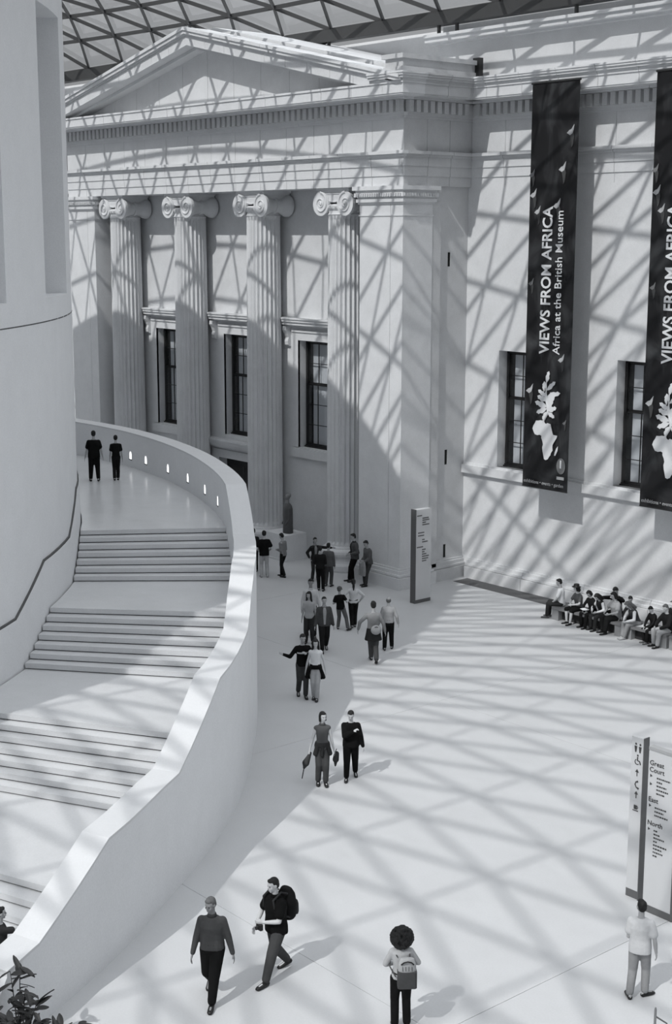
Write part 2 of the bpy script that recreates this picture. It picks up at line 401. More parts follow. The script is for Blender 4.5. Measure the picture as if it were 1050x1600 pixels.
# back wall of the porch with windows and door
PWX = [-53.65, -48.55, -43.60]
hl = [(PWX[0]-WH-0.04, PWX[0]+WH+0.04, 4.17, 8.42), (PWX[1]-1.55, PWX[1]+1.55, 0.0, 3.15), (PWX[2]-WH-0.04, PWX[2]+WH+0.04, 4.17, 8.42)]
b = MB(); x = -57.3
for i, xc in enumerate(PWX):
    w0, w1 = xc-WH-0.04, xc+WH+0.04
    b.box(x, w0, YB, YB+0.5, 0 if i != 1 else 4.17, 14.2)
    b.box(w0, w1, YB, YB+0.5, 8.42, 14.2)
    if i != 1: b.box(w0, w1, YB, YB+0.5, 0, 4.17)
    x = w1
b.box(x, -39.2, YB, YB+0.5, 0, 14.2)
d0, d1 = PWX[1]-1.5, PWX[1]+1.5
b.box(PWX[0]+WH+0.04, d0, YB, YB+0.5, 0, 4.17); b.box(d1, PWX[1]+WH+0.04, YB, YB+0.5, 0, 4.17) if d1 < PWX[1]+WH else b.box(d1, PWX[1]+1.9, YB, YB+0.5, 0, 4.17)
b.box(d0, d1, YB, YB+0.5, 3.15, 4.17)
b.build('porch_wall', STONE, port)
for i in (0, 2): run_x(port, PWX[i]-1.45, PWX[i]+1.45, YB, 3, [(3.78, 4.14, 0.12)], STONE, 0.1, 'window_sill')
# window hoods with brackets
for xc in PWX:
    b = MB()
    for z0, z1, p, e in ((8.95, 9.02, 0.16, 1.72), (9.02, 9.14, 0.30, 1.9), (9.14, 9.24, 0.36, 1.96), (9.24, 9.30, 0.40, 2.0)):
        b.box(xc-e, xc+e, YB-p, YB+0.1, z0, z1)
    b.build('window_hood', STONE, port)
    for sg in (-1, 1):
        pts = [(0.0, 8.95), (-0.26, 8.95), (-0.28, 8.80), (-0.18, 8.66), (-0.12, 8.50), (-0.17, 8.36), (-0.15, 8.22), (-0.06, 8.16), (0.0, 8.16)]
        MB().extr([(xc+sg*1.66-0.11, YB+p[0], p[1]) for p in pts], (0.22, 0, 0)).build('hood_bracket', STONE, port)
    b = MB(); r0, r1 = WH+0.04, WH+0.36
    for a, p in ((r1, 0.05), (r1-0.12, 0.035)):
        b.box(xc-a, xc-r0, YB-p, YB+0.05, 4.17, 8.42); b.box(xc+r0, xc+a, YB-p, YB+0.05, 4.17, 8.42); b.box(xc-a, xc+a, YB-p, YB+0.05, 8.42, 8.42+a-r0)
    b.build('window_surround', STONE, port)
    MB().box(xc-r1-0.03, xc+r1+0.03, YB-0.10, YB+0.05, 8.74, 8.82).build('surround_moulding', STONE, port)
# door and its cornice
b = MB()
for z0, z1, p, e in ((3.55, 3.65, 0.10, 2.05), (3.65, 3.78, 0.28, 2.2), (3.78, 3.90, 0.34, 2.28), (3.90, 3.97, 0.38, 2.32)): b.box(PWX[1]-e, PWX[1]+e, YB-p, YB+0.1, z0, z1)
b.build('door_cornice', STONE, port)
b = MB(); b.box(d0-0.45, d0, YB-0.06, YB+0.05, 0, 3.15); b.box(d1, d1+0.45, YB-0.06, YB+0.05, 0, 3.15); b.box(d0-0.45, d1+0.45, YB-0.06, YB+0.05, 3.15, 3.5)
b.build('door_surround', STONE, port)
door = empty('door_1', (PWX[1], YB+0.35, 0), kind='structure')
for sg in (-1, 1):
    lf = MB().box(min(0.02*sg, 1.48*sg), max(0.02*sg, 1.48*sg), 0, 0.06, 0, 3.13).build('door_leaf', mat('dark_door', 0.03, 0.5), door)
    for zz in (0.3, 1.7): MB().box(min(0.2*sg, 1.3*sg), max(0.2*sg, 1.3*sg), -0.02, 0.0, zz, zz+1.1).build('door_panel', mat('dark_door', 0.03, 0.5), lf)
    MB().ball((0.12*sg, -0.05, 1.05), 0.04).build('door_handle', STEEL, lf)

# ---- sash windows
def sash_window(idx, xc, y, z0, z1, blind_v):
    wn = empty('window_%d' % idx, (xc, y, z0), kind='structure')
    H = z1-z0; W = WH; fr = 0.10
    b = MB(); b.box(-W, -W+fr, 0, 0.12, 0, H); b.box(W-fr, W, 0, 0.12, 0, H); b.box(-W, W, 0, 0.12, H-fr, H); b.box(-W, W, -0.03, 0.12, 0, 0.10)
    b.box(-W, W, -0.10, 0.0, 0, 0.05)
    b.build('window_frame', FRAME, wn)
    rows = [0.10+(H-0.2)*k/5 for k in range(6)]; xs = [-W+fr+(2*W-2*fr)*k/3 for k in range(4)]
    for sash, (a, c, yy) in (('lower_sash', (0, 3, 0.03)), ('upper_sash', (3, 5, 0.08))):
        s = empty(sash); s.parent = wn
        b = MB(); b.box(xs[0], xs[3], yy-0.02, yy+0.02, rows[a], rows[a]+0.06); b.box(xs[0], xs[3], yy-0.02, yy+0.02, rows[c]-0.05, rows[c]+0.01)
        b.box(xs[0], xs[0]+0.05, yy-0.02, yy+0.02, rows[a], rows[c]); b.box(xs[3]-0.05, xs[3], yy-0.02, yy+0.02, rows[a], rows[c])
        b.build('sash_rail', FRAME, s)
        for k in (1, 2): MB().box(xs[k]-0.017, xs[k]+0.017, yy-0.015, yy+0.015, rows[a], rows[c]).build('glazing_bar', FRAME, s)
        for r in range(a+1, c): MB().box(xs[0], xs[3], yy-0.015, yy+0.015, rows[r]-0.014, rows[r]+0.014).build('glazing_bar', FRAME, s)
        for r in range(a, c):
            for k in range(3):
                MB().box(xs[k]+0.01, xs[k+1]-0.01, yy-0.003, yy+0.003, rows[r]+0.01, rows[r+1]-0.01).build('pane', WINGL, s)
    MB().box(-W+0.22, W-0.04, 0.20, 0.215, 0.12, H-0.1).build('window_blind', blind_v, wn)
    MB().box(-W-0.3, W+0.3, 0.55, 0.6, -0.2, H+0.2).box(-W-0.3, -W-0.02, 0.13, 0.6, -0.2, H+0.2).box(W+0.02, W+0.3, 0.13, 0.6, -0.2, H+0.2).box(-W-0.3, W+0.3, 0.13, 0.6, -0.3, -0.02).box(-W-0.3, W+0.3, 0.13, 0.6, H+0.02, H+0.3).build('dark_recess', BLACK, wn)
for i, xc in enumerate(PWX): sash_window(i+1, xc, YB+0.33, 4.17, 8.42, BLIND)
for i, xc in enumerate(WINX): sash_window(i+4, xc, YR+0.38, 4.30, 8.48, BLIND)

# ---- other sides of the court (behind and beside the camera), plain stone
MB().box(WX1, WX1+0.6, WY0, 39, 0, 19.8).build('wall_right', STONE, kind='structure')
MB().box(WX0-0.6, WX0, WY0, 39, 0, 19.8).build('wall_left', STONE, kind='structure')
MB().box(WX0, WX1, WY0-0.6, WY0, 0, 19.8).build('wall_front', STONE, kind='structure')

# ---- drum of the reading room
drum = empty('wall_drum', (0, 0, 0), kind='structure')
C2 = (CX, CY); RD = 22.7
NA = 20; step = 360.0/32
# niches: centred so that a pier runs from 41.5 to 51 degrees
pier_c = 42.55
def drum_ring(z0, z1, r1=RD, r0=RD-2.3, n=16):
    for q in range(4): MB().sector(r0, r1, q*90, q*90+90, z0, z1, C2, 40).build('drum_wall', DRUM, drum, smooth=False)
drum_ring(0, 10.93); drum_ring(18.1, 20.8)
MB().sector(RD-0.02, RD+0.004, 20, 90, 10.33, 10.36, C2, 30).build('drum_joint', DARKGAP, drum)
hw = 3.65    # half width of a pier in degrees
a = pier_c
nst = 24; pitch_a = 360/nst
for k in range(nst):
    c0 = pier_c+k*pitch_a
    MB().sector(RD-2.0, RD, c0-hw, c0+hw, 10.93, 18.1, C2, 4).build('drum_pier', DRUM, drum)
    MB().sector(RD-2.3, RD-1.98, c0+hw-0.5, c0+pitch_a-hw+0.5, 10.9, 18.15, C2, 3).build('niche_back', DRUM, drum)
MB().sector(RD-1.2, RD-0.5, 0, 359.99, 20.8, 20.95, C2, 96).build('drum_gutter', STEEL, drum)

# ---- stair winding round the drum
LV = [(110.0, 4.2), (55.5, 4.2), (50.8, 3.15), (43.7, 3.15), (38.9, 2.1), (31.1, 2.1), (27.0, 1.05), (20.1, 1.05), (15.7, 0.0), (13.0, 0.0)]
def zst(a): return float(np.interp(a, [p[0] for p in LV[::-1]], [p[1] for p in LV[::-1]]))
def ro(a): return float(np.interp(a, [12, 15.9, 21, 24.3, 28.6, 32.6, 36.7, 41, 46.4, 55, 64, 73, 83, 91, 110, 130], [30.8, 30.28, 29.85, 29.5, 29.2, 28.94, 28.6, 28.24, 27.95, 27.55, 27.3, 27.15, 27.0, 26.75, 26.6, 26.5]))
def ri(a): return ro(a)-0.58
def rin(a): return 22.75
stair = empty('stone_staircase', (CX, CY, 0), label='broad curved pale stone staircase rising round the drum wall', category='staircase')
C0 = (0, 0)
def top_h(a): return float(np.interp(a, [14.3, 16.0, 20.1, 26.1, 31.2, 38.2, 43.4, 50.6, 55.5, 110], [1.30, 1.33, 2.24, 2.26, 3.38, 3.42, 4.40, 4.42, 5.42, 5.42]))
b = MB()
brk = [110, 100, 90, 80, 70, 63, 55.5, 50.6, 43.4, 38.2, 31.2, 26.1, 20.1, 16.0, 14.3]
for i in range(len(brk)-1):
    b.sector(ri, ro, brk[i+1], brk[i], 0.0, top_h, C0, 4)
par = b.build('parapet', DRUM, stair, label='tall smooth outer parapet wall of the staircase')
b = MB()
for i in range(len(brk)-1): b.sector(lambda a: ri(a)-0.004, lambda a: ro(a)+0.004, brk[i+1], brk[i], lambda a: top_h(a), lambda a: top_h(a)+0.05, C0, 4)
b.build('parapet_coping', mat('coping_stone', 0.62, 0.6, 0.03, 2, fine=0.03), stair)
MB().sector(ri, ro, 12.6, 14.3, 0.0, lambda a: 0.3+(a-12.6)/1.7*0.95, C0, 4).build('parapet_end', DRUM, stair)
b = MB()
for i in range(len(brk)-1): b.sector(22.3, 22.76, brk[i+1], brk[i], 0.0, lambda a: top_h(a)-0.02, C0, 4)
b.build('inner_curb', DRUM, stair)
b = MB()
for i in range(len(brk)-1): b.sector(22.6, 22.745, brk[i+1], brk[i], lambda a: top_h(a)-0.02, lambda a: top_h(a)+0.03, C0, 4)
b.build('curb_joint', DARKGAP, stair)
# landings
for (a1, z1), (a0, z0) in (((110, 4.2), (55.5, 4.2)), ((50.8, 3.15), (43.7, 3.15)), ((38.9, 2.1), (31.1, 2.1)), ((27.0, 1.05), (20.1, 1.05))):
    MB().sector(lambda a: 22.8, lambda a: ri(a)+0.05, a0+0.3, a1+0.4, 0.0, z1, C0, 20 if a1 > 100 else 8).build('landing', LAND, stair)
# steps : seven risers in each flight (six treads below the landing edge)
for (at, zt_), ab in (((55.5, 4.2), 50.8), ((43.7, 3.15), 38.9), ((31.1, 2.1), 27.0), ((20.1, 1.05), 15.7)):
    da = (at-ab)/6.0
    for k in range(7):
        zt2 = zt_-0.15*k; a1 = at-da*(k-1) if k else at+0.2498; a0 = at-da*k
        # k = 0 is the landing nosing
        MB().sector(22.8, lambda a: ri(a)+0.05, a0, a1+0.05, zt2-0.125, zt2, C0, 2).build('step', LAND, stair)
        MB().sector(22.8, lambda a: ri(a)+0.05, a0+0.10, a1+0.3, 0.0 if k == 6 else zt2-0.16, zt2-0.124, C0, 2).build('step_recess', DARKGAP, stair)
# wall lights in the inner face of the parapet
WLAB = ['small recessed wall light in the far parapet, partly behind the drum edge', 'small wall light in the parapet just right of the shorter person on the landing', 'third small wall light along the parapet, counted from the drum',
        'fourth small wall light along the parapet, in the middle of the row', 'third small wall light before the top step, counted from the near end', 'small wall light next to last before the top step', 'small wall light nearest the top step of the upper flight']
for k, (x, y) in enumerate(((-49.11, 28.46), (-44.4, 28.2), (-43.09, 28.06), (-41.03, 27.62), (-38.94, 27.01), (-36.79, 26.15), (-34.86, 25.33))):
    a = math.degrees(math.atan2(y-CY, x-CX)); r = ri(a)
    l = empty('wall_light', (CX+math.cos(math.radians(a))*(r-0.01), CY+math.sin(math.radians(a))*(r-0.01), 4.50), math.radians(a),
              label=WLAB[k], category='light', group='wall lights along the upper parapet')
    MB().extr([(0, -0.09, 0), (0, 0.09, 0), (0, 0.09, 0.18), (0, 0.05, 0.27), (0, -0.05, 0.27), (0, -0.09, 0.18)], (0.03, 0, 0)).build('lens', LAMP, l)
    MB().box(-0.012, 0.03, -0.12, 0.12, -0.03, 0.0).build('rim', STEEL, l)

# ---- glass roof
roof = empty('ceiling', kind='structure')
NR = 9
def perim(t):
    # t in node units; 0 at X=-98.8,Y=38 going +X ; 34 nodes top, 24 right, 34 bottom, 24 left
    t %= 116
    if t <= 34: return (WX0+3*t, 38.0)
    if t <= 58: return (WX1, 38.0-3*(t-34))
    if t <= 92: return (WX1-3*(t-58), WY0)
    return (WX0, WY0+3*(t-92))
def node(i, k):
    t = i+0.5*(k % 2); px, py = perim(t); s = k/NR
    th = math.atan2(py-CY, px-CX); r = RD-0.9
    dx, dy = CX+r*math.cos(th), CY+r*math.sin(th)
    span = math.hypot(px-dx, py-dy)
    return Vector((px+(dx-px)*s, py+(dy-py)*s, 20.3+0.6*s+0.14*span*4*s*(1-s)))
def inview(p, m=60):
    d = p-CAMP; wz = d.dot(Fv)
    if wz < 1: return False
    u = 525+2265.3*d.dot(Rr)/wz; v = 800-2265.3*d.dot(Ur)/wz
    return 70-m < u < 1050+m and -m < v < 300
edges = set(); tris = []
for k in range(NR):
    for i in range(116):
        a_, b_ = (i, k), ((i+1) % 116, k)
        if k % 2 == 0: c_ = (i, k+1); d_ = ((i+1) % 116, k+1)
        else: c_ = (i, k+1); d_ = ((i+1) % 116, k+1)
        if k % 2 == 0:
            tris.append((a_, b_, c_)); tris.append((b_, d_, c_))
        else:
            tris.append((a_, d_, c_)); tris.append((a_, b_, d_))
for t in tris:
    for p, q in ((t[0], t[1]), (t[1], t[2]), (t[2], t[0])): edges.add((min(p, q), max(p, q)))
def rib(b, p, q, wd=0.08, dp=0.15):
    d = (q-p).normalized(); s = d.cross(Vector((0, 0, 1))).normalized()*wd/2; u = s.cross(d).normalized()*dp/2
    if u.z < 0: u = -u
    vs = [x+sg*s+ug*u for x in (p, q) for sg, ug in ((-1, -1), (1, -1), (1, 1), (-1, 1))]
    b.add(vs, [(0, 1, 2, 3), (7, 6, 5, 4), (0, 4, 5, 1), (1, 5, 6, 2), (2, 6, 7, 3), (3, 7, 4, 0)])
rest = MB(); nrib = 0
for p, q in sorted(edges):
    P, Q = node(*p), node(*q)
    if (inview(P, 0) or inview(Q, 0)) and nrib < 290 and P.y > 10:
        bb = MB(); rib(bb, P, Q); bb.build('rib', STEEL, roof); nrib += 1
    else: rib(rest, P, Q)
rest.build('rib_lattice', STEEL, roof, kind='stuff')
rest = MB(); np_ = 0
for t in tris:
    P = [node(*q)+Vector((0, 0, 0.14)) for q in t]; c = (P[0]+P[1]+P[2])/3
    if inview(c, 5) and np_ < 290 and c.y > 10: MB().add(P, [(0, 1, 2)]).build('glass_pane', ROOFGL, roof); np_ += 1
    else: rest.add(P, [(0, 1, 2)])
me = bpy.data.meshes.new('glass_sheet'); me.from_pydata(rest.v, [], rest.f); me.update(); me.materials.append(ROOFGL)
link('glass_sheet', me, roof, kind='stuff')
b = MB().box(WX0, WX1, 37.75, 38.15, 19.84, 20.30)
b.build('edge_beam', STEEL, roof); MB().box(WX1-0.2, WX1+0.2, WY0, 38, 19.84, 20.3).build('edge_beam', STEEL, roof)
MB().box(WX0, WX1, WY0-0.2, WY0+0.2, 19.84, 20.3).build('edge_beam', STEEL, roof); MB().box(WX0-0.2, WX0+0.2, WY0, 38, 19.84, 20.3).build('edge_beam', STEEL, roof)
for x in (-44.84, -38.75, -37.85, -32.4, -26.8):
    MB().lathe([(0.10, 0), (0.10, 0.2), (0.07, 0.2), (0.07, 0.62)], (x, 37.9, 19.3), 12).build('beam_post', STEEL, roof)

# ================================================================ COLUMNS
def make_column():
    c = empty('ionic_column', (0, 0, 0))
    prof = [(1.0, 0.0), (1.02, 0.06), (1.02, 0.24), (0.99, 0.30), (0.90, 0.33), (0.86, 0.40), (0.84, 0.50), (0.88, 0.56), (0.93, 0.60), (0.955, 0.68), (0.94, 0.77), (0.88, 0.82), (0.78, 0.84), (0.76, 0.90), (0.70, 0.95)]
    MB().lathe(prof, n=40).build('base', STONE, c, smooth=False)
    rings = []; NF = 24; K = 6
    zs = [0.90, 1.0, 1.1, 3, 5, 7, 9, 11, 12.9, 13.05, 13.2]
    for z in zs:
        t = (z-0.9)/12.3; R = 0.715-0.055*t**1.6
        fl = 0.10 if 1.05 < z < 13.1 else (0.02 if z in (1.0, 13.05) else 0.0)
        ring = []
        for k in range(NF*K):
            ph = (k % K)/K; dpt = fl*max(0, math.sin(PI*(ph-0.10)/0.80))**0.7 if 0.10 < ph < 0.90 else 0
            rr = R-dpt; a = 2*PI*k/(NF*K); ring.append((rr*math.cos(a), rr*math.sin(a), z))
        rings.append(ring)
    MB().loft(rings).build('shaft', STONE, c)
    cap = MB()
    cap.lathe([(0.66, 13.2), (0.69, 13.23), (0.66, 13.26), (0.64, 13.36), (0.70, 13.44), (0.72, 13.54), (0.6, 13.6)], n=32)
    cap.box(-0.80, 0.80, -0.60, 0.60, 13.66, 14.02)       # cushion
    cap.box(-0.86, 0.86, -0.64, 0.64, 14.02, 14.09); cap.box(-0.90, 0.90, -0.68, 0.68, 14.09, 14.17)
    k = cap.build('capital', STONE, c)
    for sx_ in (-1, 1):
        rr = []
        for y, r in ((-0.66, 0.44), (-0.56, 0.435), (-0.42, 0.37), (-0.25, 0.29), (-0.06, 0.27), (-0.05, 0.31), (0.05, 0.31), (0.06, 0.27), (0.25, 0.29), (0.42, 0.37), (0.56, 0.435), (0.66, 0.44)):
            rr.append([(sx_*0.68+r*math.cos(2*PI*q/24), y, 13.62+r*math.sin(2*PI*q/24)) for q in range(24)])
        v = MB().loft(rr)
        for yf, sg in ((-0.66, -1), (0.66, 1)):
            pts = []
            for q in range(0, 49):
                th = PI/2-sx_*(-1)*q*2*PI/20; r = 0.41*math.exp(-q*0.042)
                pts.append((sx_*0.68+r*math.cos(th), yf+sg*0.012, 13.62+r*math.sin(th)))
            v.tube(pts, [0.045*math.exp(-q*0.02) for q in range(49)], 6)
            v.ball((sx_*0.68, yf, 13.62), (0.07, 0.05, 0.07))
        v.build('volute', STONE, c)
    fr = MB()
    for yf in (-0.60, 0.60):
        fr.tube([(-0.68, yf, 14.00), (-0.3, yf, 13.98), (0.3, yf, 13.98), (0.68, yf, 14.00)], 0.035, 6)
        fr.tube([(-0.30, yf, 13.72), (0, yf, 13.68), (0.30, yf, 13.72)], 0.03, 6)
    fr.build('capital_fillet', STONE, c)
    eg = MB()
    for q in range(24): a = 2*PI*q/24; eg.ball((0.70*math.cos(a), 0.70*math.sin(a), 13.49), (0.045, 0.045, 0.06), n=6, m=4)
    eg.build('egg_carving', STONE2, c)['kind'] = 'stuff'
    return c
col0 = make_column()
cl = ['fluted stone column beside the right pier, nearest of the four', 'fluted stone column behind the pedestal statue, second from the right pier',
      'fluted stone column left of the dark doorway, third from the right pier', 'fluted stone column beside the far left pier, farthest of the four']
for i, x in enumerate((-40.95, -45.92, -50.92, -55.92)):
    o = col0 if i == 0 else copy_tree(col0)
    o.location = (x, 35.45, 0); o['label'] = cl[i]; o['category'] = 'column'; o['group'] = 'fluted columns of the portico'

# ---- statue and pedestal
ped = empty('pedestal', (-43.75, 34.75, 0), label='plain stone block pedestal under the dark statue', category='pedestal')
MB().bevbox(-0.68, 0.68, -0.52, 0.52, 0.08, 1.04, 0.02).build('block', STONE, ped)
MB().bevbox(-0.72, 0.72, -0.56, 0.56, 0.0, 0.08, 0.02).build('plinth', STONE, ped)
st = empty('statue', (-43.55, 34.72, 1.04), math.radians(-25), label='dark robed stone statue with pale head on the block pedestal', category='statue')
def ering(c, rx, ry, n=16): return [(c[0]+rx*math.cos(2*PI*k/n), c[1]+ry*math.sin(2*PI*k/n), c[2]) for k in range(n)]
MB().loft([ering((0, 0, 0), 0.27, 0.20), ering((0, 0, 0.3), 0.26, 0.19), ering((0, 0, 0.7), 0.27, 0.19), ering((0, 0.0, 0.95), 0.28, 0.18), ering((0, 0, 1.08), 0.24, 0.15), ering((0, 0, 1.15), 0.12, 0.1), ering((0, 0, 1.17), 0.07, 0.07)]).build('robe', BRONZE, st, smooth=True)
MB().cap((0, 0, 1.12), (0, 0, 1.30), 0.06, 0.055).ball((0, -0.015, 1.42), (0.085, 0.105, 0.13)).ball((0, -0.125, 1.41), (0.015, 0.02, 0.03)).ball((0, 0.03, 1.47), (0.095, 0.10, 0.10)).build('head', BRONZE2, st, smooth=True)
for sg in (-1, 1): MB().cap((sg*0.24, 0, 0.98), (sg*0.27, -0.02, 0.55), 0.06, 0.05).cap((sg*0.27, -0.02, 0.55), (sg*0.2, -0.16, 0.35), 0.05, 0.04).build('arm', BRONZE, st, smooth=True)

# ================================================================ BANNERS
AFR = [(0.30, 1.0), (0.42, 1.0), (0.50, 0.985), (0.52, 0.94), (0.60, 0.92), (0.64, 0.95), (0.80, 0.93), (0.83, 0.86), (0.90, 0.72), (0.94, 0.66), (1.0, 0.66), (1.14, 0.65), (1.10, 0.58), (0.98, 0.46), (0.93, 0.40), (0.92, 0.34), (0.94, 0.26),
       (0.86, 0.18), (0.84, 0.12), (0.78, 0.08), (0.72, 0.01), (0.62, -0.02), (0.54, 0.0), (0.50, 0.10), (0.46, 0.20), (0.44, 0.30), (0.47, 0.38), (0.44, 0.46), (0.38, 0.54), (0.38, 0.60), (0.30, 0.62), (0.18, 0.60), (0.06, 0.62), (0.0, 0.68), (-0.06, 0.76), (-0.02, 0.84), (0.06, 0.92), (0.10, 0.98), (0.22, 0.985)]
def leaf(b, x, z, ang, L, wd, y, d=0.01):
    ca, sa = math.cos(ang), math.sin(ang)
    pr = [(0, 0), (0.25, 0.32), (0.5, 0.5), (0.72, 0.30), (0.82, 0.42), (1.0, 0.0), (0.82, -0.34), (0.62, -0.3), (0.45, -0.5), (0.2, -0.3)]
    b.extr([(x+p*L*ca-q*wd*sa, y, z+p*L*sa+q*wd*ca) for p, q in pr], (0, -d, 0))
def make_banner():
    bn = empty('hanging_banner', (0, 0, 0))
    W, Z0, Z1 = 1.0, 4.06, 17.36
    # cloth with a gentle curl, real thickness
    nx, nz = 6, 20; fr = []
    for sgn in (0, 1):
        for j in range(nz+1):
            for i in range(nx+1):
                u = i/nx; v = j/nz
                fr.append((-W+2*W*u, 0.02*math.sin(v*9)*math.sin(u*PI)*(1-v)+0.012*sgn, Z0+(Z1-Z0)*v))
    n1 = (nx+1)*(nz+1); fs = []
    for j in range(nz):
        for i in range(nx):
            a = j*(nx+1)+i; fs.append((a, a+1, a+nx+2, a+nx+1)); fs.append((n1+a, n1+a+nx+1, n1+a+nx+2, n1+a+1))
    rim = [i for i in range(nx+1)]+[j*(nx+1)+nx for j in range(1, nz+1)]+[nz*(nx+1)+i for i in range(nx-1, -1, -1)]+[j*(nx+1) for j in range(nz-1, 0, -1)]
    for k in range(len(rim)):
        a, c = rim[k], rim[(k+1) % len(rim)]; fs.append((a, n1+a, n1+c, c))
    MB().add(fr, fs).build('cloth', BANNER, bn)
    MB().tube([(-W-0.03, 0, Z1), (W+0.03, 0, Z1)], 0.035, 8).build('top_rail', FRAME, bn)
    MB().tube([(-W, 0.0, Z0), (W, 0.0, Z0)], 0.022, 8).build('bottom_rail', FRAME, bn)
    for x in (-0.8, 0.8): MB().box(x-0.02, x+0.02, 0, 0.13, Z1-0.03, Z1+0.03).build('bracket', FRAME, bn)
    yf = -0.03
    flat_text('VIEWS FROM AFRICA', 0.58, 'title_lettering', WHITEP, bn, (0.03, yf, 8.62), (0, 0, 1), (-1, 0, 0), bold=0.012, sx=0.875)
    flat_text('Africa at the British Museum', 0.42, 'subtitle_lettering', WHITEP, bn, (0.50, yf, 8.62), (0, 0, 1), (-1, 0, 0), bold=0.002, sx=0.96)['kind'] = 'stuff'
    flat_text('exhibitions \u2022 events \u2022 garden', 0.17, 'bottom_lettering', mat('banner_small_print', 0.35), bn, (-0.92, yf, 4.20), (1, 0, 0), (0, 0, 1), sx=0.9)['kind'] = 'stuff'
    s = 0.92; b = MB(); b.extr([(-0.52+p[0]*s*1.0, yf, 5.08+p[1]*1.30) for p in AFR], (0, -0.01, 0))
    b.extr([(0.42, yf, 5.25), (0.47, yf, 5.25), (0.56, yf, 5.42), (0.57, yf, 5.58), (0.50, yf, 5.50), (0.44, yf, 5.36)], (0, -0.01, 0))
    b.build('continent_print', WHITEP, bn)
    b = MB(); pts = [(-0.12, yf, 6.34), (-0.02, yf, 6.52), (0.08, yf, 6.66), (0.07, yf, 6.85), (0.0, yf, 7.05), (-0.02, yf, 7.3), (-0.02, yf, 7.6), (0.0, yf, 7.85)]
    b.tube(pts, [0.03, 0.045, 0.04, 0.035, 0.03, 0.025, 0.02, 0.015], 6)
    random.seed(3)
    for x, z, a, L, wd in ((-0.02, 7.65, 75, .42, .2), (0.0, 7.45, 115, .28, .16), (0.0, 7.4, 40, .5, .2), (0.02, 7.2, 15, .6, .24), (-0.02, 7.2, 150, .4, .2), (0.0, 7.05, 160, .42, .24), (0.02, 7.0, 30, .4, .26),
                           (0.04, 6.85, 165, .55, .26), (0.05, 6.8, 200, .5, .24), (0.06, 6.75, 55, .42, .2), (0.08, 6.72, 20, .4, .22), (0.08, 6.68, -30, .34, .2), (0.05, 6.7, 235, .34, .2), (0.02, 6.95, 100, .4, .2), (0.07, 6.7, 90, .5, .2), (0.1, 7.1, 60, .3, .2), (-.1, 7.35, 100, .3, .14)):
        leaf(b, x, z, math.radians(a), L, wd*0.85, yf)
    b.build('plant_print', WHITEP, bn)
    b = MB(); b.extr([(0.72+0.19*math.cos(2*PI*k/24), yf, 4.92+0.27*math.sin(2*PI*k/24)) for k in range(24)], (0, -0.006, 0)); b.build('badge_print', HORN, bn)
    flat_text('1', 0.36, 'badge_numeral', WHITEP, bn, (0.62, yf-0.008, 4.86), (1, 0, 0), (0, 0, 1), bold=0.012)
    MB().box(0.55, 0.87, yf-0.008, yf, 4.46, 4.56).build('badge_bar', mat('banner_small_print', 0.35), bn)
    for x, z, L in ((0.69, 15.8, .30), (0.39, 14.66, .30), (0.20, 13.5, .30), (-0.91, 14.5, .24), (-0.83, 13.85, .28), (-0.63, 13.3, .26), (-0.83, 10.96, .22), (-0.77, 7.4, .30), (0.58, 8.5, .26), (0.80, 6.4, .16)):
        MB().extr([(x-L*0.5+L*p, yf+0.02, z+L*q) for p, q in ((0, -0.25), (0.35, 0.05), (0.6, 0.12), (1.0, 0.62), (0.92, 0.1), (0.8, -0.3), (0.45, -0.5))], (0, -0.02, 0)).build('horn_print', HORN2 if L > .25 else HORN, bn)
        MB().extr([(x-L*0.1+L*p, yf+0.021, z-L*0.3+L*q) for p, q in ((0, -0.1), (0.5, 0.1), (0.62, -0.3), (0.5, -1.2), (0.3, -1.5), (0.22, -0.9))], (0, -0.02, 0)).build('horn_print', mat('banner_print_dim', 0.05, 0.7, 0.3, 3), bn)
    return bn
bn0 = make_banner()
for i, (x, lab) in enumerate(((-32.22, 'tall dark vertical banner with white lettering hanging left of the second wall window'), (-27.22, 'tall dark vertical banner cut off by the right edge of the photo'))):
    o = bn0 if i == 0 else copy_tree(bn0); o.location = (x, 36.80, 0); o['label'] = lab; o['category'] = 'banner'; o['group'] = 'exhibition banners on the right wall'

# ================================================================ SIGNS
def dash_lines(parent, x0, z, widths, yf, h=0.028, gap=0.075, name='small_print'):
    b = MB()
    for i, wd in enumerate(widths):
        zz = z-i*gap; xx = x0; random.seed(i+int(wd*100))
        while xx < x0+wd: l = random.uniform(0.02, 0.05); b.box(xx, min(xx+l, x0+wd), yf-0.004, yf, zz, zz+h); xx += l+0.012
    b.build(name, INK, parent, kind='stuff')
sg = empty('information_sign', (-15.63, 20.97, 0), label='near double-slab wayfinding sign at the right edge with pictograms and text', category='sign')
MB().box(-0.58, -0.28, 0.24, 0.33, 0.16, 3.22).build('pictogram_slab', SIGNL, sg)
MB().box(-0.28, -0.262, 0.20, 0.36, 0.0, 3.25).build('slab_edge', SIGND, sg)
MB().box(-0.58, -0.27, 0.235, 0.335, 0.0, 0.16).build('slab_foot', SIGND, sg)
MB().box(0.02, 0.66, -0.02, 0.10, 0.14, 3.18).build('text_slab', SIGNL, sg)
MB().box(0.02, 0.66, -0.03, 0.11, 3.18, 3.24).build('top_cap', mat('sign_cap', 0.35, 0.4), sg)
MB().box(0.66, 0.70, -0.04, 0.12, 0.0, 3.24).build('slab_edge', SIGND, sg); MB().box(0.02, 0.66, -0.03, 0.11, 0.0, 0.14).build('slab_foot', SIGND, sg)
for t, z in (('Great', 2.90), ('Court', 2.77), ('East', 2.19), ('North', 1.73)): flat_text(t, 0.135, 'heading_lettering', INK, sg, (0.05, -0.028, z), (1, 0, 0), (0, 0, 1), thick=0.003)
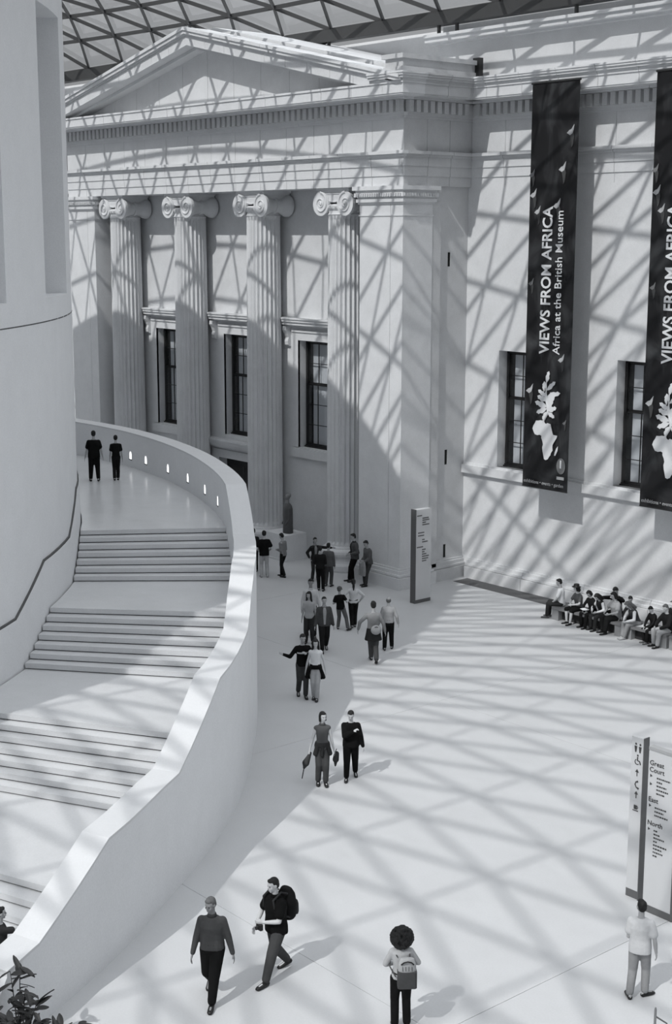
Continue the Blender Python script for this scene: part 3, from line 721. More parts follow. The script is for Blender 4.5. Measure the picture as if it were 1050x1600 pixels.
dash_lines(sg, 0.22, 2.66, (.30, .12, .22, .26, .18), -0.022); dash_lines(sg, 0.20, 2.08, (.26, .2, .3), -0.022); dash_lines(sg, 0.20, 1.63, (.08, .14, .24, .08, .3, .2, .22, .1), -0.022, gap=0.07)
for z in (2.66, 2.50, 2.08, 1.62): MB().extr([(0.07, -0.022, z), (0.12, -0.022, z+0.03), (0.07, -0.022, z+0.06)], (0, -0.004, 0)).build('arrow_mark', INK, sg)
yq = 0.236
def pic(b, name='pictogram'): b.build(name, INK, sg)
b = MB()
for dx in (-0.05, 0.05): b.ball((-0.43+dx, yq, 3.09), (0.022, 0.006, 0.022), n=8, m=6); b.extr([(-0.43+dx-0.03, yq, 3.05), (-0.43+dx+0.03, yq, 3.05), (-0.43+dx+0.012, yq, 2.93), (-0.43+dx-0.012, yq, 2.93)], (0, -0.006, 0))
pic(b)
b = MB(); b.ball((-0.43, yq, 2.87), (0.02, 0.006, 0.02), n=8, m=6); b.tube([(-0.43, yq, 2.84), (-0.43, yq, 2.77), (-0.38, yq, 2.76), (-0.36, yq, 2.70)], 0.012, 5); b.tube([(-0.44+0.05*math.cos(a), yq, 2.74+0.05*math.sin(a)) for a in [k*0.5 for k in range(4, 12)]], 0.008, 5); pic(b)
for z in (2.52, 2.08):
    b = MB(); b.box(-0.438, -0.422, yq-0.005, yq, z-0.06, z+0.04); b.extr([(-0.47, yq, z+0.02), (-0.39, yq, z+0.02), (-0.43, yq, z+0.08)], (0, -0.006, 0)); pic(b)
b = MB(); b.tube([(-0.40, yq, 2.36), (-0.45, yq, 2.34), (-0.465, yq, 2.29), (-0.44, yq, 2.24), (-0.38, yq, 2.22)], [0.02, 0.01, 0.012, 0.01, 0.02], 6); pic(b)
b = MB(); b.box(-0.47, -0.40, yq-0.005, yq, 1.80, 1.88); b.box(-0.50, -0.37, yq-0.005, yq, 1.765, 1.78); b.tube([(-0.40, yq, 1.87), (-0.375, yq, 1.84), (-0.40, yq, 1.81)], 0.007, 5); pic(b)
s2 = empty('information_sign', (-35.25, 33.62, 0), label='far slim wayfinding sign standing in front of the right pier', category='sign')
MB().box(-0.12, 0.10, 0.0, 0.72, 0.12, 3.28).build('text_slab', SIGNL, s2)
MB().box(-0.13, 0.11, -0.03, 0.0, 0.0, 3.30).build('slab_edge', SIGND, s2); MB().box(-0.12, 0.11, 0.0, 0.72, 0.0, 0.12).build('slab_foot', SIGND, s2)
b = MB()
for z, y0, wd in ((3.05, .05, .22), (2.95, .3, .3), (2.88, .3, .32), (2.8, .3, .16), (2.72, .3, .32), (2.45, .1, .3), (2.35, .1, .28), (2.2, .3, .12), (2.12, .3, .26), (1.95, .05, .3), (1.85, .3, .16), (1.77, .3, .12), (1.69, .3, .2), (1.61, .3, .32), (1.53, .3, .3), (1.45, .3, .2)):
    yy = y0
    while yy < y0+wd: b.box(0.10, 0.105, yy, min(yy+0.045, y0+wd), z, z+0.04); yy += 0.06
b.build('small_print', INK, s2, kind='stuff')

# ================================================================ BENCHES
def bench(x0, x1, lab):
    o = empty('bench', ((x0+x1)/2, 36.05, 0), label=lab, category='bench', group='low grey benches along the right wall'); hl_ = (x1-x0)/2
    MB().bevbox(-hl_, hl_, -0.42, 0.42, 0.36, 0.44, 0.02).build('seat', BENCHT, o)
    for s in (-1, 1): MB().box(min(s*hl_, s*(hl_-0.28)), max(s*hl_, s*(hl_-0.28)), -0.38, 0.38, 0.0, 0.36).build('end_support', BENCHS, o)
    MB().box(-hl_+0.28, hl_-0.28, -0.18, 0.22, 0.02, 0.36).build('middle_box', BENCHD, o)
bench(-30.75, -27.85, 'long low grey bench seating most of the group, left of the gap')
bench(-27.75, -26.12, 'short low grey bench with open papers on top, right of the long bench')
bench(-26.02, -23.6, 'low grey bench running out of the right edge of the photo')

# ================================================================ PEOPLE
SKIN = mat('skin', 0.36, 0.6, 0.03, 20); SKINP = mat('skin_pale', 0.50, 0.6, 0.03, 20); SKIND = mat('skin_shaded', 0.22, 0.6, 0.03, 20)
def cloth(v): return mat('cloth_%03d' % int(v*1000), v, 0.9, 0.10, 9, 0.1, 0.3)
HAIRD = mat('hair_dark', 0.012, 0.7, 0.3, 40, 0.3); HAIRM = mat('hair_grey', 0.10, 0.7, 0.3, 40, 0.3); SHOE = mat('shoe_black', 0.012, 0.45)
EYE = mat('eye_dark', 0.01, 0.3); LIP = mat('lips', 0.20, 0.6)
TASKS = []
def soft(mb, name, m, parent, voxel, it=3, loc=(0, 0, 0)):
    me = bpy.data.meshes.new(name); me.from_pydata(mb.v, [], mb.f); me.update(); me.materials.append(m)
    import bmesh
    bm = bmesh.new(); bm.from_mesh(me); bmesh.ops.recalc_face_normals(bm, faces=bm.faces); bm.to_mesh(me); bm.free()
    o = link(name, me, parent); o.location = loc
    r = o.modifiers.new('r', 'REMESH'); r.mode = 'VOXEL'; r.voxel_size = voxel
    q = o.modifiers.new('s', 'SMOOTH'); q.factor = 0.5; q.iterations = it
    TASKS.append(o); return o
def finish_soft():
    bpy.context.view_layer.update(); dg = bpy.context.evaluated_depsgraph_get()
    for o in TASKS:
        me = bpy.data.meshes.new_from_object(o.evaluated_get(dg)); old = o.data
        o.modifiers.clear(); o.data = me; me.name = o.name; me.shade_smooth(); bpy.data.meshes.remove(old)
    TASKS.clear()
def ik(a, t, l1, l2, pole):
    a = Vector(a); t = Vector(t); d = t-a; L = min(max(d.length, 0.05), (l1+l2)*0.999); d.normalize()
    t = a+d*L; x = (l1*l1-l2*l2+L*L)/(2*L); h = math.sqrt(max(0, l1*l1-x*x))
    p = Vector(pole); p = (p-d*p.dot(d)).normalized()
    return a+d*x+p*h, t
def ell(c, R, Fw, rx, ry, n=18, sq=0.85):
    out = []
    for k in range(n):
        a = 2*PI*k/n; ca, sa = math.cos(a), math.sin(a)
        out.append(c+R*(rx*math.copysign(abs(ca)**sq, ca))+Fw*(ry*math.copysign(abs(sa)**sq, sa)))
    return out
PN = 0
def person(label, pos, face, h=1.75, sex='m', lean=0.0, side=0.0, twist=0.0, pelvis=None, feet=None, knee_out=0.0, hands=None, elbow=None, head=(0, 0), build=1.0,
           top=0.1, sleeve='long', bottom='trousers', bot=0.03, hair='short', hairv=None, skin=None, shoe=None, vox=None, jacket=False, tuck=False, group=None, grip=0.5, extra=None, collar=None, sleevev=None, front=None):
    """face: direction in degrees seen in the photograph's frame: 0 towards the viewer, 90 to the right, 180 away, 270 to the left"""
    tocam = Vector((-pos[0], -pos[1], 0)).normalized(); right = Vector((-tocam.y, tocam.x, 0))
    # right as seen from the camera
    d = -tocam; right = Vector((d.y, -d.x, 0))
    fa = math.radians(face); fw = tocam*math.cos(fa)+right*math.sin(fa)
    rz = math.atan2(fw.y, fw.x)-PI/2
    root = empty('person', pos, rz, label=label, category='person')
    if group: root['group'] = group
    s = h/1.75; root.scale = (s, s, s)
    sk = skin or SKIN; near = (Vector(pos)-CAMP).length < 33
    vx = vox or (0.0105 if near else 0.015)
    f = 1 if sex == 'm' else 0.9
    pel = Vector(pelvis or (0, 0, 0.93)); X = Vector((1, 0, 0)); Y = Vector((0, 1, 0)); Z = Vector((0, 0, 1))
    up = (Z+Y*math.tan(math.radians(lean))+X*math.tan(math.radians(side))).normalized()
    tw = math.radians(twist); sx_ = X*math.cos(tw)+Y*math.sin(tw); sx_ = (sx_-up*sx_.dot(up)).normalized(); fy = up.cross(sx_)
    waist = pel+up*0.15; chest = pel+up*0.35; shl = pel+up*0.485; neck = pel+up*0.545
    hy, hp = math.radians(head[0]), math.radians(head[1])
    hd_f = (Matrix.Rotation(-hy, 3, 'Z') @ fy); hd_f = (hd_f*math.cos(hp)+Z*math.sin(hp)).normalized(); hd_r = hd_f.cross(Z).normalized(); hd_u = hd_r.cross(hd_f)
    hc = neck+(up*0.6+hd_u*0.4).normalized()*0.165+hd_f*0.02
    b = MB()
    # head
    hm = Matrix((hd_r, hd_f, hd_u)).transposed()
    H = lambda x, y, z: hc+hm @ Vector((x, y, z))
    b.ball(H(0, -0.005, 0.03), (0.074, 0.094, 0.088), hm); b.ball(H(0, 0.02, -0.045), (0.056, 0.068, 0.066), hm); b.ball(H(0, 0.062, -0.092), (0.026, 0.024, 0.022), hm)
    b.cap(H(0, 0.085, 0.015), H(0, 0.104, -0.022), 0.009, 0.014); b.ball(H(0, 0.088, -0.058), (0.024, 0.012, 0.010), hm)
    b.ball(H(0, 0.078, 0.034), (0.05, 0.016, 0.012), hm)
    for q in (-1, 1): b.ball(H(q*0.076, -0.005, -0.005), (0.011, 0.02, 0.032), hm); b.ball(H(q*0.04, 0.062, -0.025), (0.022, 0.02, 0.022), hm)
    b.cap(neck-up*0.04, H(0, -0.015, -0.05), 0.056*f, 0.052*f)
    # trunk
    B = build; sw = 0.185*f
    R_ = sx_
    tor = [(pel-up*0.09, 0.10*B, 0.08*B), (pel-up*0.04, 0.155*B, 0.105*B), (pel+up*0.04, 0.158*B, 0.108*B), (waist, 0.132*B*f, 0.092*B), (pel+up*0.25, 0.142*B*f, 0.10*B), (chest, 0.158*B*f, 0.112*B), (pel+up*0.43, 0.165*f, 0.10), (shl+up*0.0, 0.105*f, 0.072), (neck-up*0.02, 0.055, 0.052)]
    b.loft([ell(c, R_ if i > 3 else (X if i < 2 else (X+R_).normalized()), fy if i > 3 else Y, rx, ry) for i, (c, rx, ry) in enumerate(tor)])
    # legs
    if feet is None: feet = ((-0.11, 0.0, 0.0, -8), (0.11, 0.0, 0.0, 8))
    legs = []
    for q, ft in zip((-1, 1), feet):
        hip = pel+X*q*0.088-Z*0.02; ank = Vector((ft[0], ft[1], ft[2]+0.085))
        kn, ank = ik(hip, ank, 0.43, 0.42, Y+X*q*knee_out+Z*0.2)
        fa2 = math.radians(ft[3]); fd = Vector((math.sin(fa2), math.cos(fa2), 0)); tip = ft[4] if len(ft) > 4 else 0.0
        fd = (fd+Z*tip).normalized()
        legs.append((hip, kn, ank, fd))
        b.cap(hip, kn, 0.086*B, 0.056*B); b.cap(kn, kn+(ank-kn)*0.35, 0.056, 0.058); b.cap(kn+(ank-kn)*0.35, ank, 0.058, 0.036)
        b.cap(ank-Z*0.03-fd*0.04, ank-Z*0.05+fd*0.14, 0.036, 0.026)
    # arms
    hands = hands or ((-0.25, 0.04, 0.78), (0.25, 0.04, 0.78)); elbow = elbow or ((-0.5, -1, 0), (0.5, -1, 0))
    arms = []
    for q, hd, el in zip((-1, 1), hands, elbow):
        sh = shl+R_*q*(sw-0.022)-up*0.048; e, wr = ik(sh, hd, 0.29, 0.255, el); arms.append((sh, e, wr))
        b.cap(shl+R_*q*0.06-up*0.022, sh, 0.045, 0.050*f); b.cap(sh, e, 0.050*f*B, 0.038*f); b.cap(e, e+(wr-e)*0.3, 0.038*f, 0.040*f); b.cap(e+(wr-e)*0.3, wr, 0.040*f, 0.025*f)
        dv = (wr-e).normalized(); inw = (-R_*q); inw = (inw-dv*inw.dot(dv)); inw = inw.normalized() if inw.length > 0.1 else fy
        nrm = dv.cross(inw).normalized()
        # palm faces the body (inw); width of the palm along nrm
        sgn = 1 if nrm.dot(fy) > 0 else -1; wv = nrm*sgn
        pc = wr+dv*0.045
        b.loft([ell(wr+dv*t, wv, inw, w_, th_, 10) for t, w_, th_ in ((-0.01, 0.026, 0.02), (0.03, 0.036, 0.017), (0.075, 0.040, 0.014), (0.092, 0.036, 0.011))])
        for k, L in enumerate((0.074, 0.082, 0.077, 0.060)):
            a0 = wr+dv*0.082+wv*(0.029-0.0195*k); sp = wv*(0.10-0.07*k)
            c1 = (dv+sp+inw*grip*0.35).normalized(); c2 = (dv*(1-grip*0.4)+sp*0.5+inw*grip*1.0).normalized(); c3 = (dv*(1-grip)+inw*(0.3+grip)).normalized()
            j1 = a0+c1*L*0.45; j2 = j1+c2*L*0.32; j3 = j2+c3*L*0.25
            b.cap(a0, j1, 0.0092, 0.0085, 8); b.cap(j1, j2, 0.0085, 0.0078, 8); b.cap(j2, j3, 0.0078, 0.0068, 8)
        t0 = wr+dv*0.025+wv*0.026; t1 = t0+(dv*0.6+wv*0.7+inw*0.25).normalized()*0.036; t2 = t1+(dv*0.9+wv*0.25+inw*0.3).normalized()*0.030
        b.cap(t0, t1, 0.013, 0.0105, 8); b.cap(t1, t2, 0.0105, 0.0085, 8)
    soft(b, 'body', sk, root, vx, 2)
    fine = 0.014 if near else 0.019
    # top garment
    tb = MB(); o_ = 0.016+(0.014 if jacket else 0)
    low = -0.10 if jacket else (-0.02 if tuck else -0.07)
    tl = [(pel+up*low, 0.162*B+o_, 0.112*B+o_), (pel+up*0.03, 0.160*B+o_, 0.112*B+o_), (waist, (0.138 if sex == 'm' else 0.122)*B+o_+(0.01 if sex == 'm' else 0), 0.096*B+o_), (pel+up*0.25, 0.145*B*f+o_, 0.104*B+o_), (chest, 0.160*B*f+o_, 0.118*B+o_), (pel+up*0.43, 0.168*f+o_, 0.104+o_), (shl+up*0.004, 0.108*f+o_, 0.078+o_), (neck-up*0.026, 0.066, 0.062)]
    tb.loft([ell(c, R_ if i > 2 else (X+R_).normalized(), fy if i > 2 else Y, rx, ry) for i, (c, rx, ry) in enumerate(tl)])
    slm = MB()
    for q, (sh, e, wr) in zip((-1, 1), arms):
        tgt = tb if sleevev is None else slm
        tb.cap(shl+R_*q*0.06-up*0.022, sh, 0.052, 0.058*f+o_*0.5)
        if sleeve == 'none': continue
        if sleeve == 'short': tgt.cap(sh, sh+(e-sh)*0.62, 0.056*f*B+o_*0.6, 0.052*f+o_)
        else:
            tgt.cap(sh, e, 0.056*f*B+o_*0.6, 0.044*f+o_*0.8); tgt.cap(e, e+(wr-e)*0.94, 0.044*f+o_*0.8, 0.033*f+o_*0.5)
    soft(tb, 'jacket' if jacket else 'shirt', cloth(top), root, fine, 3)
    if slm.v: soft(slm, 'sleeves', cloth(sleevev), root, fine, 3)
    if collar is not None:
        cb = MB(); cb.loft([ell(neck-up*0.045, R_, fy, 0.082, 0.078), ell(neck+up*0.0, R_, fy, 0.066, 0.064), ell(neck+up*0.012, R_, fy, 0.064, 0.062)]); cb.build('collar', cloth(collar), root, smooth=True)
    if front is not None:      # shirt seen in the opening of the jacket
        fb = MB(); prs = []
        for t_, w_, dpt in ((-0.03, 0.03, 0.150), (0.10, 0.035, 0.140), (0.25, 0.045, 0.150), (0.35, 0.052, 0.158), (0.43, 0.050, 0.140), (0.50, 0.035, 0.098)):
            c_ = pel+up*t_+fy*(dpt*1.0+0.004); prs.append([c_-R_*w_-fy*0.03, c_+R_*w_-fy*0.03, c_+R_*w_, c_-R_*w_])
        fb.loft(prs); fb.build('shirt_front', cloth(front), root)
    # bottoms
    lb = MB()
    if bottom in ('trousers', 'shorts'):
        tt = [(pel-up*0.10, 0.12*B, 0.095*B), (pel-up*0.05, 0.162*B+.012, 0.112*B+.012), (pel+up*0.03, 0.160*B+.012, 0.110*B+.012), (pel+up*(0.10), 0.140*B+.012, 0.096*B+.012)]
        lb.loft([ell(c, X, Y, rx, ry) for c, rx, ry in tt])
        for hip, kn, ank, fd in legs:
            lb.cap(hip, kn, 0.104*B, 0.081*B)
            if bottom == 'trousers': lb.cap(kn, ank+(kn-ank)*0.08, 0.079*B, 0.069)
        soft(lb, bottom, cloth(bot), root, fine, 3)
        bl = MB(); bl.loft([ell(pel+up*0.075, X, Y, 0.152*B+.014, 0.108*B+.014), ell(pel+up*0.105, X, Y, 0.146*B+.013, 0.102*B+.013)])
        if tuck: bl.build('belt', SHOE, root, smooth=True)
    elif bottom == 'skirt':
        kc = (legs[0][1]+legs[1][1])/2; hipc = pel; dd = (kc-hipc)
        wv = abs(legs[0][1].x-legs[1][1].x)/2+0.10
        if abs(dd.z) > 0.25: lb.loft([ell(pel+up*0.10, X, Y, 0.15*B, 0.11*B), ell(pel-up*0.02, X, Y, 0.18*B, 0.14*B), ell(hipc+dd*0.9, X, Y, max(0.2, wv), 0.19)])
        else: lb.cap(legs[0][0], legs[0][1], 0.11, 0.085); lb.cap(legs[1][0], legs[1][1], 0.11, 0.085); lb.loft([ell(hipc-Z*0.02, X, Z, 0.17, 0.10), ell(kc-dd*0.08, X, Z, wv, 0.075)]); lb.loft([ell(pel-up*0.08, X, Y, 0.16, 0.12), ell(pel+up*0.1, X, Y, 0.15, 0.11)])
        soft(lb, 'skirt', cloth(bot), root, fine, 3)
    for hip, kn, ank, fd in legs:
        sb = MB(); up2 = (Z-fd*Z.dot(fd)).normalized(); sd = fd.cross(up2); base = ank-Z*0.085+up2*0.0
        heel = ank-up2*0.045-fd*0.045; toe = heel+fd*0.215
        sb.loft([ell(heel-fd*0.025+up2*.0, sd, up2, 0.028, 0.026, 12), ell(heel, sd, up2, 0.040, 0.045, 12), ell(heel+fd*0.06+up2*0.004, sd, up2, 0.043, 0.048, 12), ell(heel+fd*0.13-up2*0.008, sd, up2, 0.049, 0.034, 12), ell(toe-up2*0.014, sd, up2, 0.045, 0.026, 12), ell(toe+fd*0.035-up2*0.016, sd, up2, 0.025, 0.016, 12)])
        sb.build('shoe', shoe or SHOE, root, smooth=True)
    # hair
    hmv = {'d': HAIRD, 'm': HAIRM}.get(hairv, HAIRD); hb = MB()
    if hair in ('short', 'long', 'bob', 'pony'):
        hb.ball(H(0, -0.022, 0.042), (0.083, 0.090, 0.088), hm); hb.ball(H(0, -0.045, 0.0), (0.078, 0.062, 0.08), hm); hb.ball(H(0, 0.038, 0.092), (0.058, 0.045, 0.03), hm)
    if hair == 'balding': hb.loft([ell(H(0, -0.03, z), hd_r, hd_f, rx, ry) for z, rx, ry in ((-0.06, 0.066, 0.06), (-0.02, 0.080, 0.075), (0.02, 0.081, 0.077), (0.05, 0.070, 0.066))])
    if hair == 'long':
        for q in (-1, 1): hb.cap(H(q*0.068, 0.01, 0.05), H(q*0.085, 0.015, -0.20), 0.032, 0.035); hb.cap(H(q*0.085, 0.015, -0.2), H(q*0.09, 0.03, -0.30), 0.035, 0.02)
        hb.cap(H(0, -0.06, 0.0), H(0, -0.085, -0.25), 0.075, 0.06)
    if hair == 'bob':
        for q in (-1, 1): hb.cap(H(q*0.06, -0.01, 0.05), H(q*0.072, 0.0, -0.09), 0.034, 0.03)
        hb.cap(H(0, -0.06, 0.0), H(0, -0.065, -0.11), 0.07, 0.06)
    if hair == 'pony': hb.cap(H(0, -0.10, 0.02), H(0, -0.14, -0.10), 0.04, 0.045); hb.cap(H(0, -0.14, -0.10), H(0, -0.13, -0.26), 0.045, 0.018)
    if hair == 'curly':
        random.seed(5)
        for k in range(520):
            a = random.uniform(0, 2*PI); z = random.uniform(-0.9, 1); rr = math.sqrt(1-z*z)
            x, y, zz = rr*math.cos(a), rr*math.sin(a), z
            if y > 0.45 and zz < 0.45: continue
            hb.ball(H(0.175*x, -0.05+0.14*y, -0.02+0.18*zz), random.uniform(0.016, 0.032), None, 6, 5)
        hb.ball(H(0, -0.06, -0.02), (0.155, 0.11, 0.165), hm); hb.ball(H(0, -0.03, 0.05), (0.10, 0.11, 0.10), hm)
    if hb.v: soft(hb, 'hair', hmv, root, 0.009 if hair == 'curly' else 0.013, 1 if hair == 'curly' else 2)
    for q in (-1, 1): MB().ball(H(q*0.029, 0.0815, 0.008), (0.012, 0.007, 0.006), hm, 8, 6).build('eye', EYE, root)
    MB().ball(H(0, 0.0985, -0.058), (0.022, 0.004, 0.005), hm, 8, 6).build('mouth', LIP, root)
    J = dict(root=root, hc=hc, H=H, hm=hm, pel=pel, waist=waist, chest=chest, shl=shl, neck=neck, up=up, R=R_, F=fy, arms=arms, legs=legs, s=s, rz=rz, X=X, Y=Y)
    return J
def held(J, name, label, cat, local, group=None):
    """top-level thing placed at a local point of a person, sharing the person's heading and scale"""
    r = J['root']; mw = Matrix.Translation(r.location) @ Matrix.Rotation(J['rz'], 4, 'Z')
    o = empty(name, mw @ (Vector(local)*J['s']), J['rz'], label=label, category=cat); o.scale = (J['s'],)*3
    if group: o['group'] = group
    return o
WALK = lambda a=0.30, b_=-0.32: ((-0.09, a, 0.0, -3), (0.09, b_, 0.05, 4, -0.45))
WALKR = lambda a=0.30, b_=-0.32: ((-0.09, b_, 0.05, -3, -0.45), (0.09, a, 0.0, 4))
SWL = ((-0.28, -0.20, 0.82), (0.28, 0.24, 0.86)); SWR = ((-0.28, 0.24, 0.86), (0.28, -0.20, 0.82))
# --- the two on the upper landing
person('person in black T-shirt walking away on the upper landing, taller and on the left', (-42.61, 25.52, 4.2), 180, 1.74, build=1.12, feet=((-0.13, 0.05, 0, -8), (0.13, -0.08, 0.02, 8)), top=0.006, sleeve='short', bot=0.007, hands=((-0.31, 0.02, 0.80), (0.30, 0.05, 0.82)), jacket=True)
person('shorter person in black T-shirt walking away on the upper landing, on the right', (-42.30, 26.20, 4.2), 180, 1.56, build=0.88, feet=((-0.07, -0.1, 0.02, -3), (0.06, 0.08, 0, 4)), top=0.007, sleeve='short', bot=0.010, hands=((-0.24, 0.06, 0.80), (0.25, 0.02, 0.80)))
# --- by the portico
person('boy in black T-shirt and pale trousers seen from behind near the stair wall', (-41.62, 32.05, 0), 185, 1.76, build=0.95, top=0.006, sleeve='short', bot=0.42, shoe=cloth(0.3), skin=SKINP, jacket=True, hands=((-0.2, 0.12, 0.98), (0.2, 0.14, 0.98)))
J = person('person with a pale strap across a grey top standing before the pedestal', (-41.20, 32.62, 0), 235, 1.66, build=0.9, lean=4, top=0.20, sleeve='long', bot=0.012, head=(10, -20), hands=((-0.06, 0.24, 1.08), (0.08, 0.24, 1.06)), feet=((-0.08, -0.10, 0, -3), (0.08, 0.14, 0, 5)))
o = held(J, 'shoulder_strap', 'pale diagonal strap across the grey-topped person by the pedestal', 'strap', (0, 0, 0)); MB().tube([(-0.17, -0.02, 1.40), (-0.1, 0.13, 1.33), (0.03, 0.165, 1.18), (0.14, 0.135, 1.05), (0.19, 0.0, 1.0)], 0.022, 6).build('band', cloth(0.55), o)
person('person in dark jacket pointing to the right with outstretched arm beside the column', (-40.0, 33.15, 0), 15, 1.62, build=0.9, sex='f', top=0.02, sleeve='long', jacket=True, collar=0.3, front=0.22, bot=0.03, hair='pony', head=(0, -5), hands=((-0.70, 0.02, 1.30), (0.24, 0.08, 0.95)), elbow=((-0.3, -0.5, -1), (0.8, -1, 0)))
person('person in black top with light neckband standing with back to viewer below the pointing person', (-38.75, 32.35, 0), 175, 1.62, top=0.012, sleeve='long', bot=0.008, collar=0.35, hands=((-0.12, 0.2, 1.02), (0.12, 0.2, 1.02)), feet=((-0.05, 0, 0, -5), (0.13, -0.15, 0, 10)), group=None)
person('person in long grey coat half hidden behind the one in black', (-39.0, 32.95, 0), 160, 1.60, top=0.09, sleeve='long', jacket=True, bot=0.06, hair='short')
person('man in grey jacket and black trousers leaning at the pier base, facing left', (-38.95, 34.18, 0), 285, 1.80, lean=3, top=0.075, jacket=True, collar=0.02, front=0.01, bot=0.006, head=(0, -12), feet=((-0.08, 0.1, 0, -5), (0.1, 0.18, 0, 8)), hands=((-0.18, 0.2, 1.05), (0.2, 0.18, 0.98)))
J = person('man in grey jacket leaning back on the pier with a coat over his arm', (-38.15, 34.14, 0), 300, 1.70, lean=7, top=0.10, jacket=True, bot=0.045, head=(-5, -22), hair='short', feet=((-0.1, 0.18, 0, -5), (0.1, 0.10, 0, 8)), hands=((-0.1, 0.27, 0.96), (0.08, 0.27, 0.96)))
o = held(J, 'draped_coat', 'light coat draped over the arms of the man leaning on the pier', 'coat', (0, 0.27, 0))
cb = MB(); cb.loft([[Vector((x*w_+0.015*math.sin(z*9+x*7), y*(0.07+0.02*math.sin(x*9+z*5))+0.02*math.sin(x*14), z)) for x, y in [(math.cos(a), math.sin(a)) for a in [2*PI*k/20 for k in range(20)]]] for z, w_ in ((0.42, 0.20), (0.6, 0.22), (0.8, 0.21), (0.95, 0.18), (1.0, 0.15))])
soft(cb, 'coat_folds', cloth(0.24), o, 0.016, 3)
person('person in dark clothes mostly hidden behind the curved stair wall', (-42.6, 32.3, 0), 180, 1.66, top=0.02, bot=0.02)
# --- group walking in the middle
person('man in white long-sleeved shirt behind the man in the brown-grey jacket', (-34.30, 28.25, 0), 5, 1.86, top=0.48, sleeve='long', collar=0.5, bot=0.02, skin=SKIND, head=(10, -5), feet=WALK(0.2, -0.2), hands=((-0.28, 0.08, 0.82), (0.27, 0.1, 0.85)), tuck=True)
person('dark-haired woman in pale top half hidden behind the man in the jacket', (-33.70, 27.70, 0), 350, 1.66, sex='f', top=0.36, sleeve='short', bot=0.03, hair='long', head=(15, -10))
person('man in dark grey jacket over pale shirt walking towards the viewer', (-32.75, 27.50, 0), 8, 1.70, build=1.08, top=0.06, jacket=True, collar=0.35, front=0.30, bot=0.012, feet=WALKR(0.22, -0.22), hands=((-0.29, 0.05, 0.82), (0.30, 0.08, 0.82)))
J = person('child in black top and grey trousers with a cap, one leg stretched out', (-34.30, 29.50, 0), 165, 1.42, lean=8, side=-8, top=0.006, sleeve='short', bot=0.10, pelvis=(0, 0, 0.90), feet=((-0.12, 0.02, 0, -20), (0.34, -0.18, 0.03, 30)), hands=((-0.18, 0.2, 1.1), (0.2, 0.15, 1.1)), head=(20, 5), hairv='m')
o = held(J, 'cap', 'grey cap on the head of the child in the black top', 'cap', J['hc']); MB().ball((0, -0.01, 0.055), (0.105, 0.115, 0.085)).build('crown', cloth(0.08), o, smooth=True); MB().ball((0.06, -0.10, 0.04), (0.10, 0.09, 0.012)).build('brim', cloth(0.08), o, smooth=True)
person('woman in white top and black trousers with dark ponytail, seen from behind', (-34.20, 29.95, 0), 185, 1.60, sex='f', top=0.52, sleeve='long', bot=0.010, hair='pony', tuck=True, feet=((-0.05, -0.08, 0.02, -3), (0.07, 0.1, 0, 3)), hands=((-0.25, 0.1, 0.98), (0.27, 0.1, 0.98)), elbow=((-1, -0.6, 0), (1, -0.6, 0)))
J = person('person in pale shirt with a dark sweater tied at the waist, walking away', (-30.90, 27.85, 0), 188, 1.86, top=0.21, sleeve='long', bot=0.06, feet=((-0.02, 0.22, 0.0, -5), (0.06, -0.24, 0.04, 5, -0.4)), hands=((-0.42, 0.02, 0.95), (0.34, 0.05, 0.86)), elbow=((-1, -0.6, 0), (1, -0.6, 0)))
o = held(J, 'tied_sweater', 'dark sweater tied round the waist of the person in the pale shirt', 'sweater', (0, 0, 0))
cb = MB(); cb.loft([ell(Vector((0, -0.02, z)), Vector((1, 0, 0)), Vector((0, 1, 0)), rx, ry) for z, rx, ry in ((0.66, 0.25, 0.19), (0.80, 0.22, 0.165), (0.95, 0.195, 0.15), (1.0, 0.18, 0.14))]); soft(cb, 'sweater_body', cloth(0.02), o, 0.018, 2)
o = held(J, 'waist_bag', 'round pale bag hanging at the back of the person with the tied sweater', 'bag', (0.05, -0.21, 0.99)); MB().ball((0, 0, 0), (0.15, 0.06, 0.14)).build('bag_body', cloth(0.28), o, smooth=True)
MB().tube([(-0.13, 0.0, 0.05), (0, -0.05, 0.10), (0.13, 0.0, 0.05)], 0.012, 6).build('zip', SHOE, o)
person('balding man in pale shirt and black trousers walking away', (-31.60, 29.10, 0), 182, 1.66, build=1.08, top=0.30, sleeve='long', bot=0.008, tuck=True, hair='balding', hairv='m', skin=SKIN, feet=((-0.12, -0.08, 0, -8), (0.12, 0.1, 0, 8)), hands=((-0.30, 0.0, 0.85), (0.32, 0.02, 0.86)))
# --- the pair in front of them
J = person('young man in black sweatshirt with a white chest stripe, elbow raised sideways', (-29.73, 24.19, 0), 8, 1.78, top=0.006, sleeve='long', bot=0.045, head=(-5, -12), feet=((-0.06, 0.16, 0, -3), (0.10, -0.14, 0.03, 5, -0.3)), hands=((-0.08, 0.25, 1.27), (0.55, 0.14, 1.25)), elbow=((-1, 0.2, -1), (0.6, 0.1, -1)), grip=0.3)
o = held(J, 'chest_stripe', 'white printed stripe on the black sweatshirt', 'print', (0, 0, 0)); bpy.data.objects.remove(o)
MB().loft([ell(Vector((0, 0.012, z)), Vector((1, 0, 0)), Vector((0, 1, 0)), 0.165, 0.137, 24) for z in (1.235, 1.27)]).build('chest_stripe', cloth(0.45), J['root'])
J = person('long-haired woman in white top and pale trousers with a black jacket round her hips', (-29.30, 24.30, 0), 355, 1.72, sex='f', build=0.92, top=0.66, sleeve='none', bot=0.40, hair='long', skin=SKINP, tuck=True, head=(-5, -15), feet=((-0.04, 0.10, 0, -2), (0.05, -0.06, 0.0, 3)), hands=((-0.28, 0.06, 0.85), (0.27, 0.04, 0.84)), shoe=cloth(0.06))
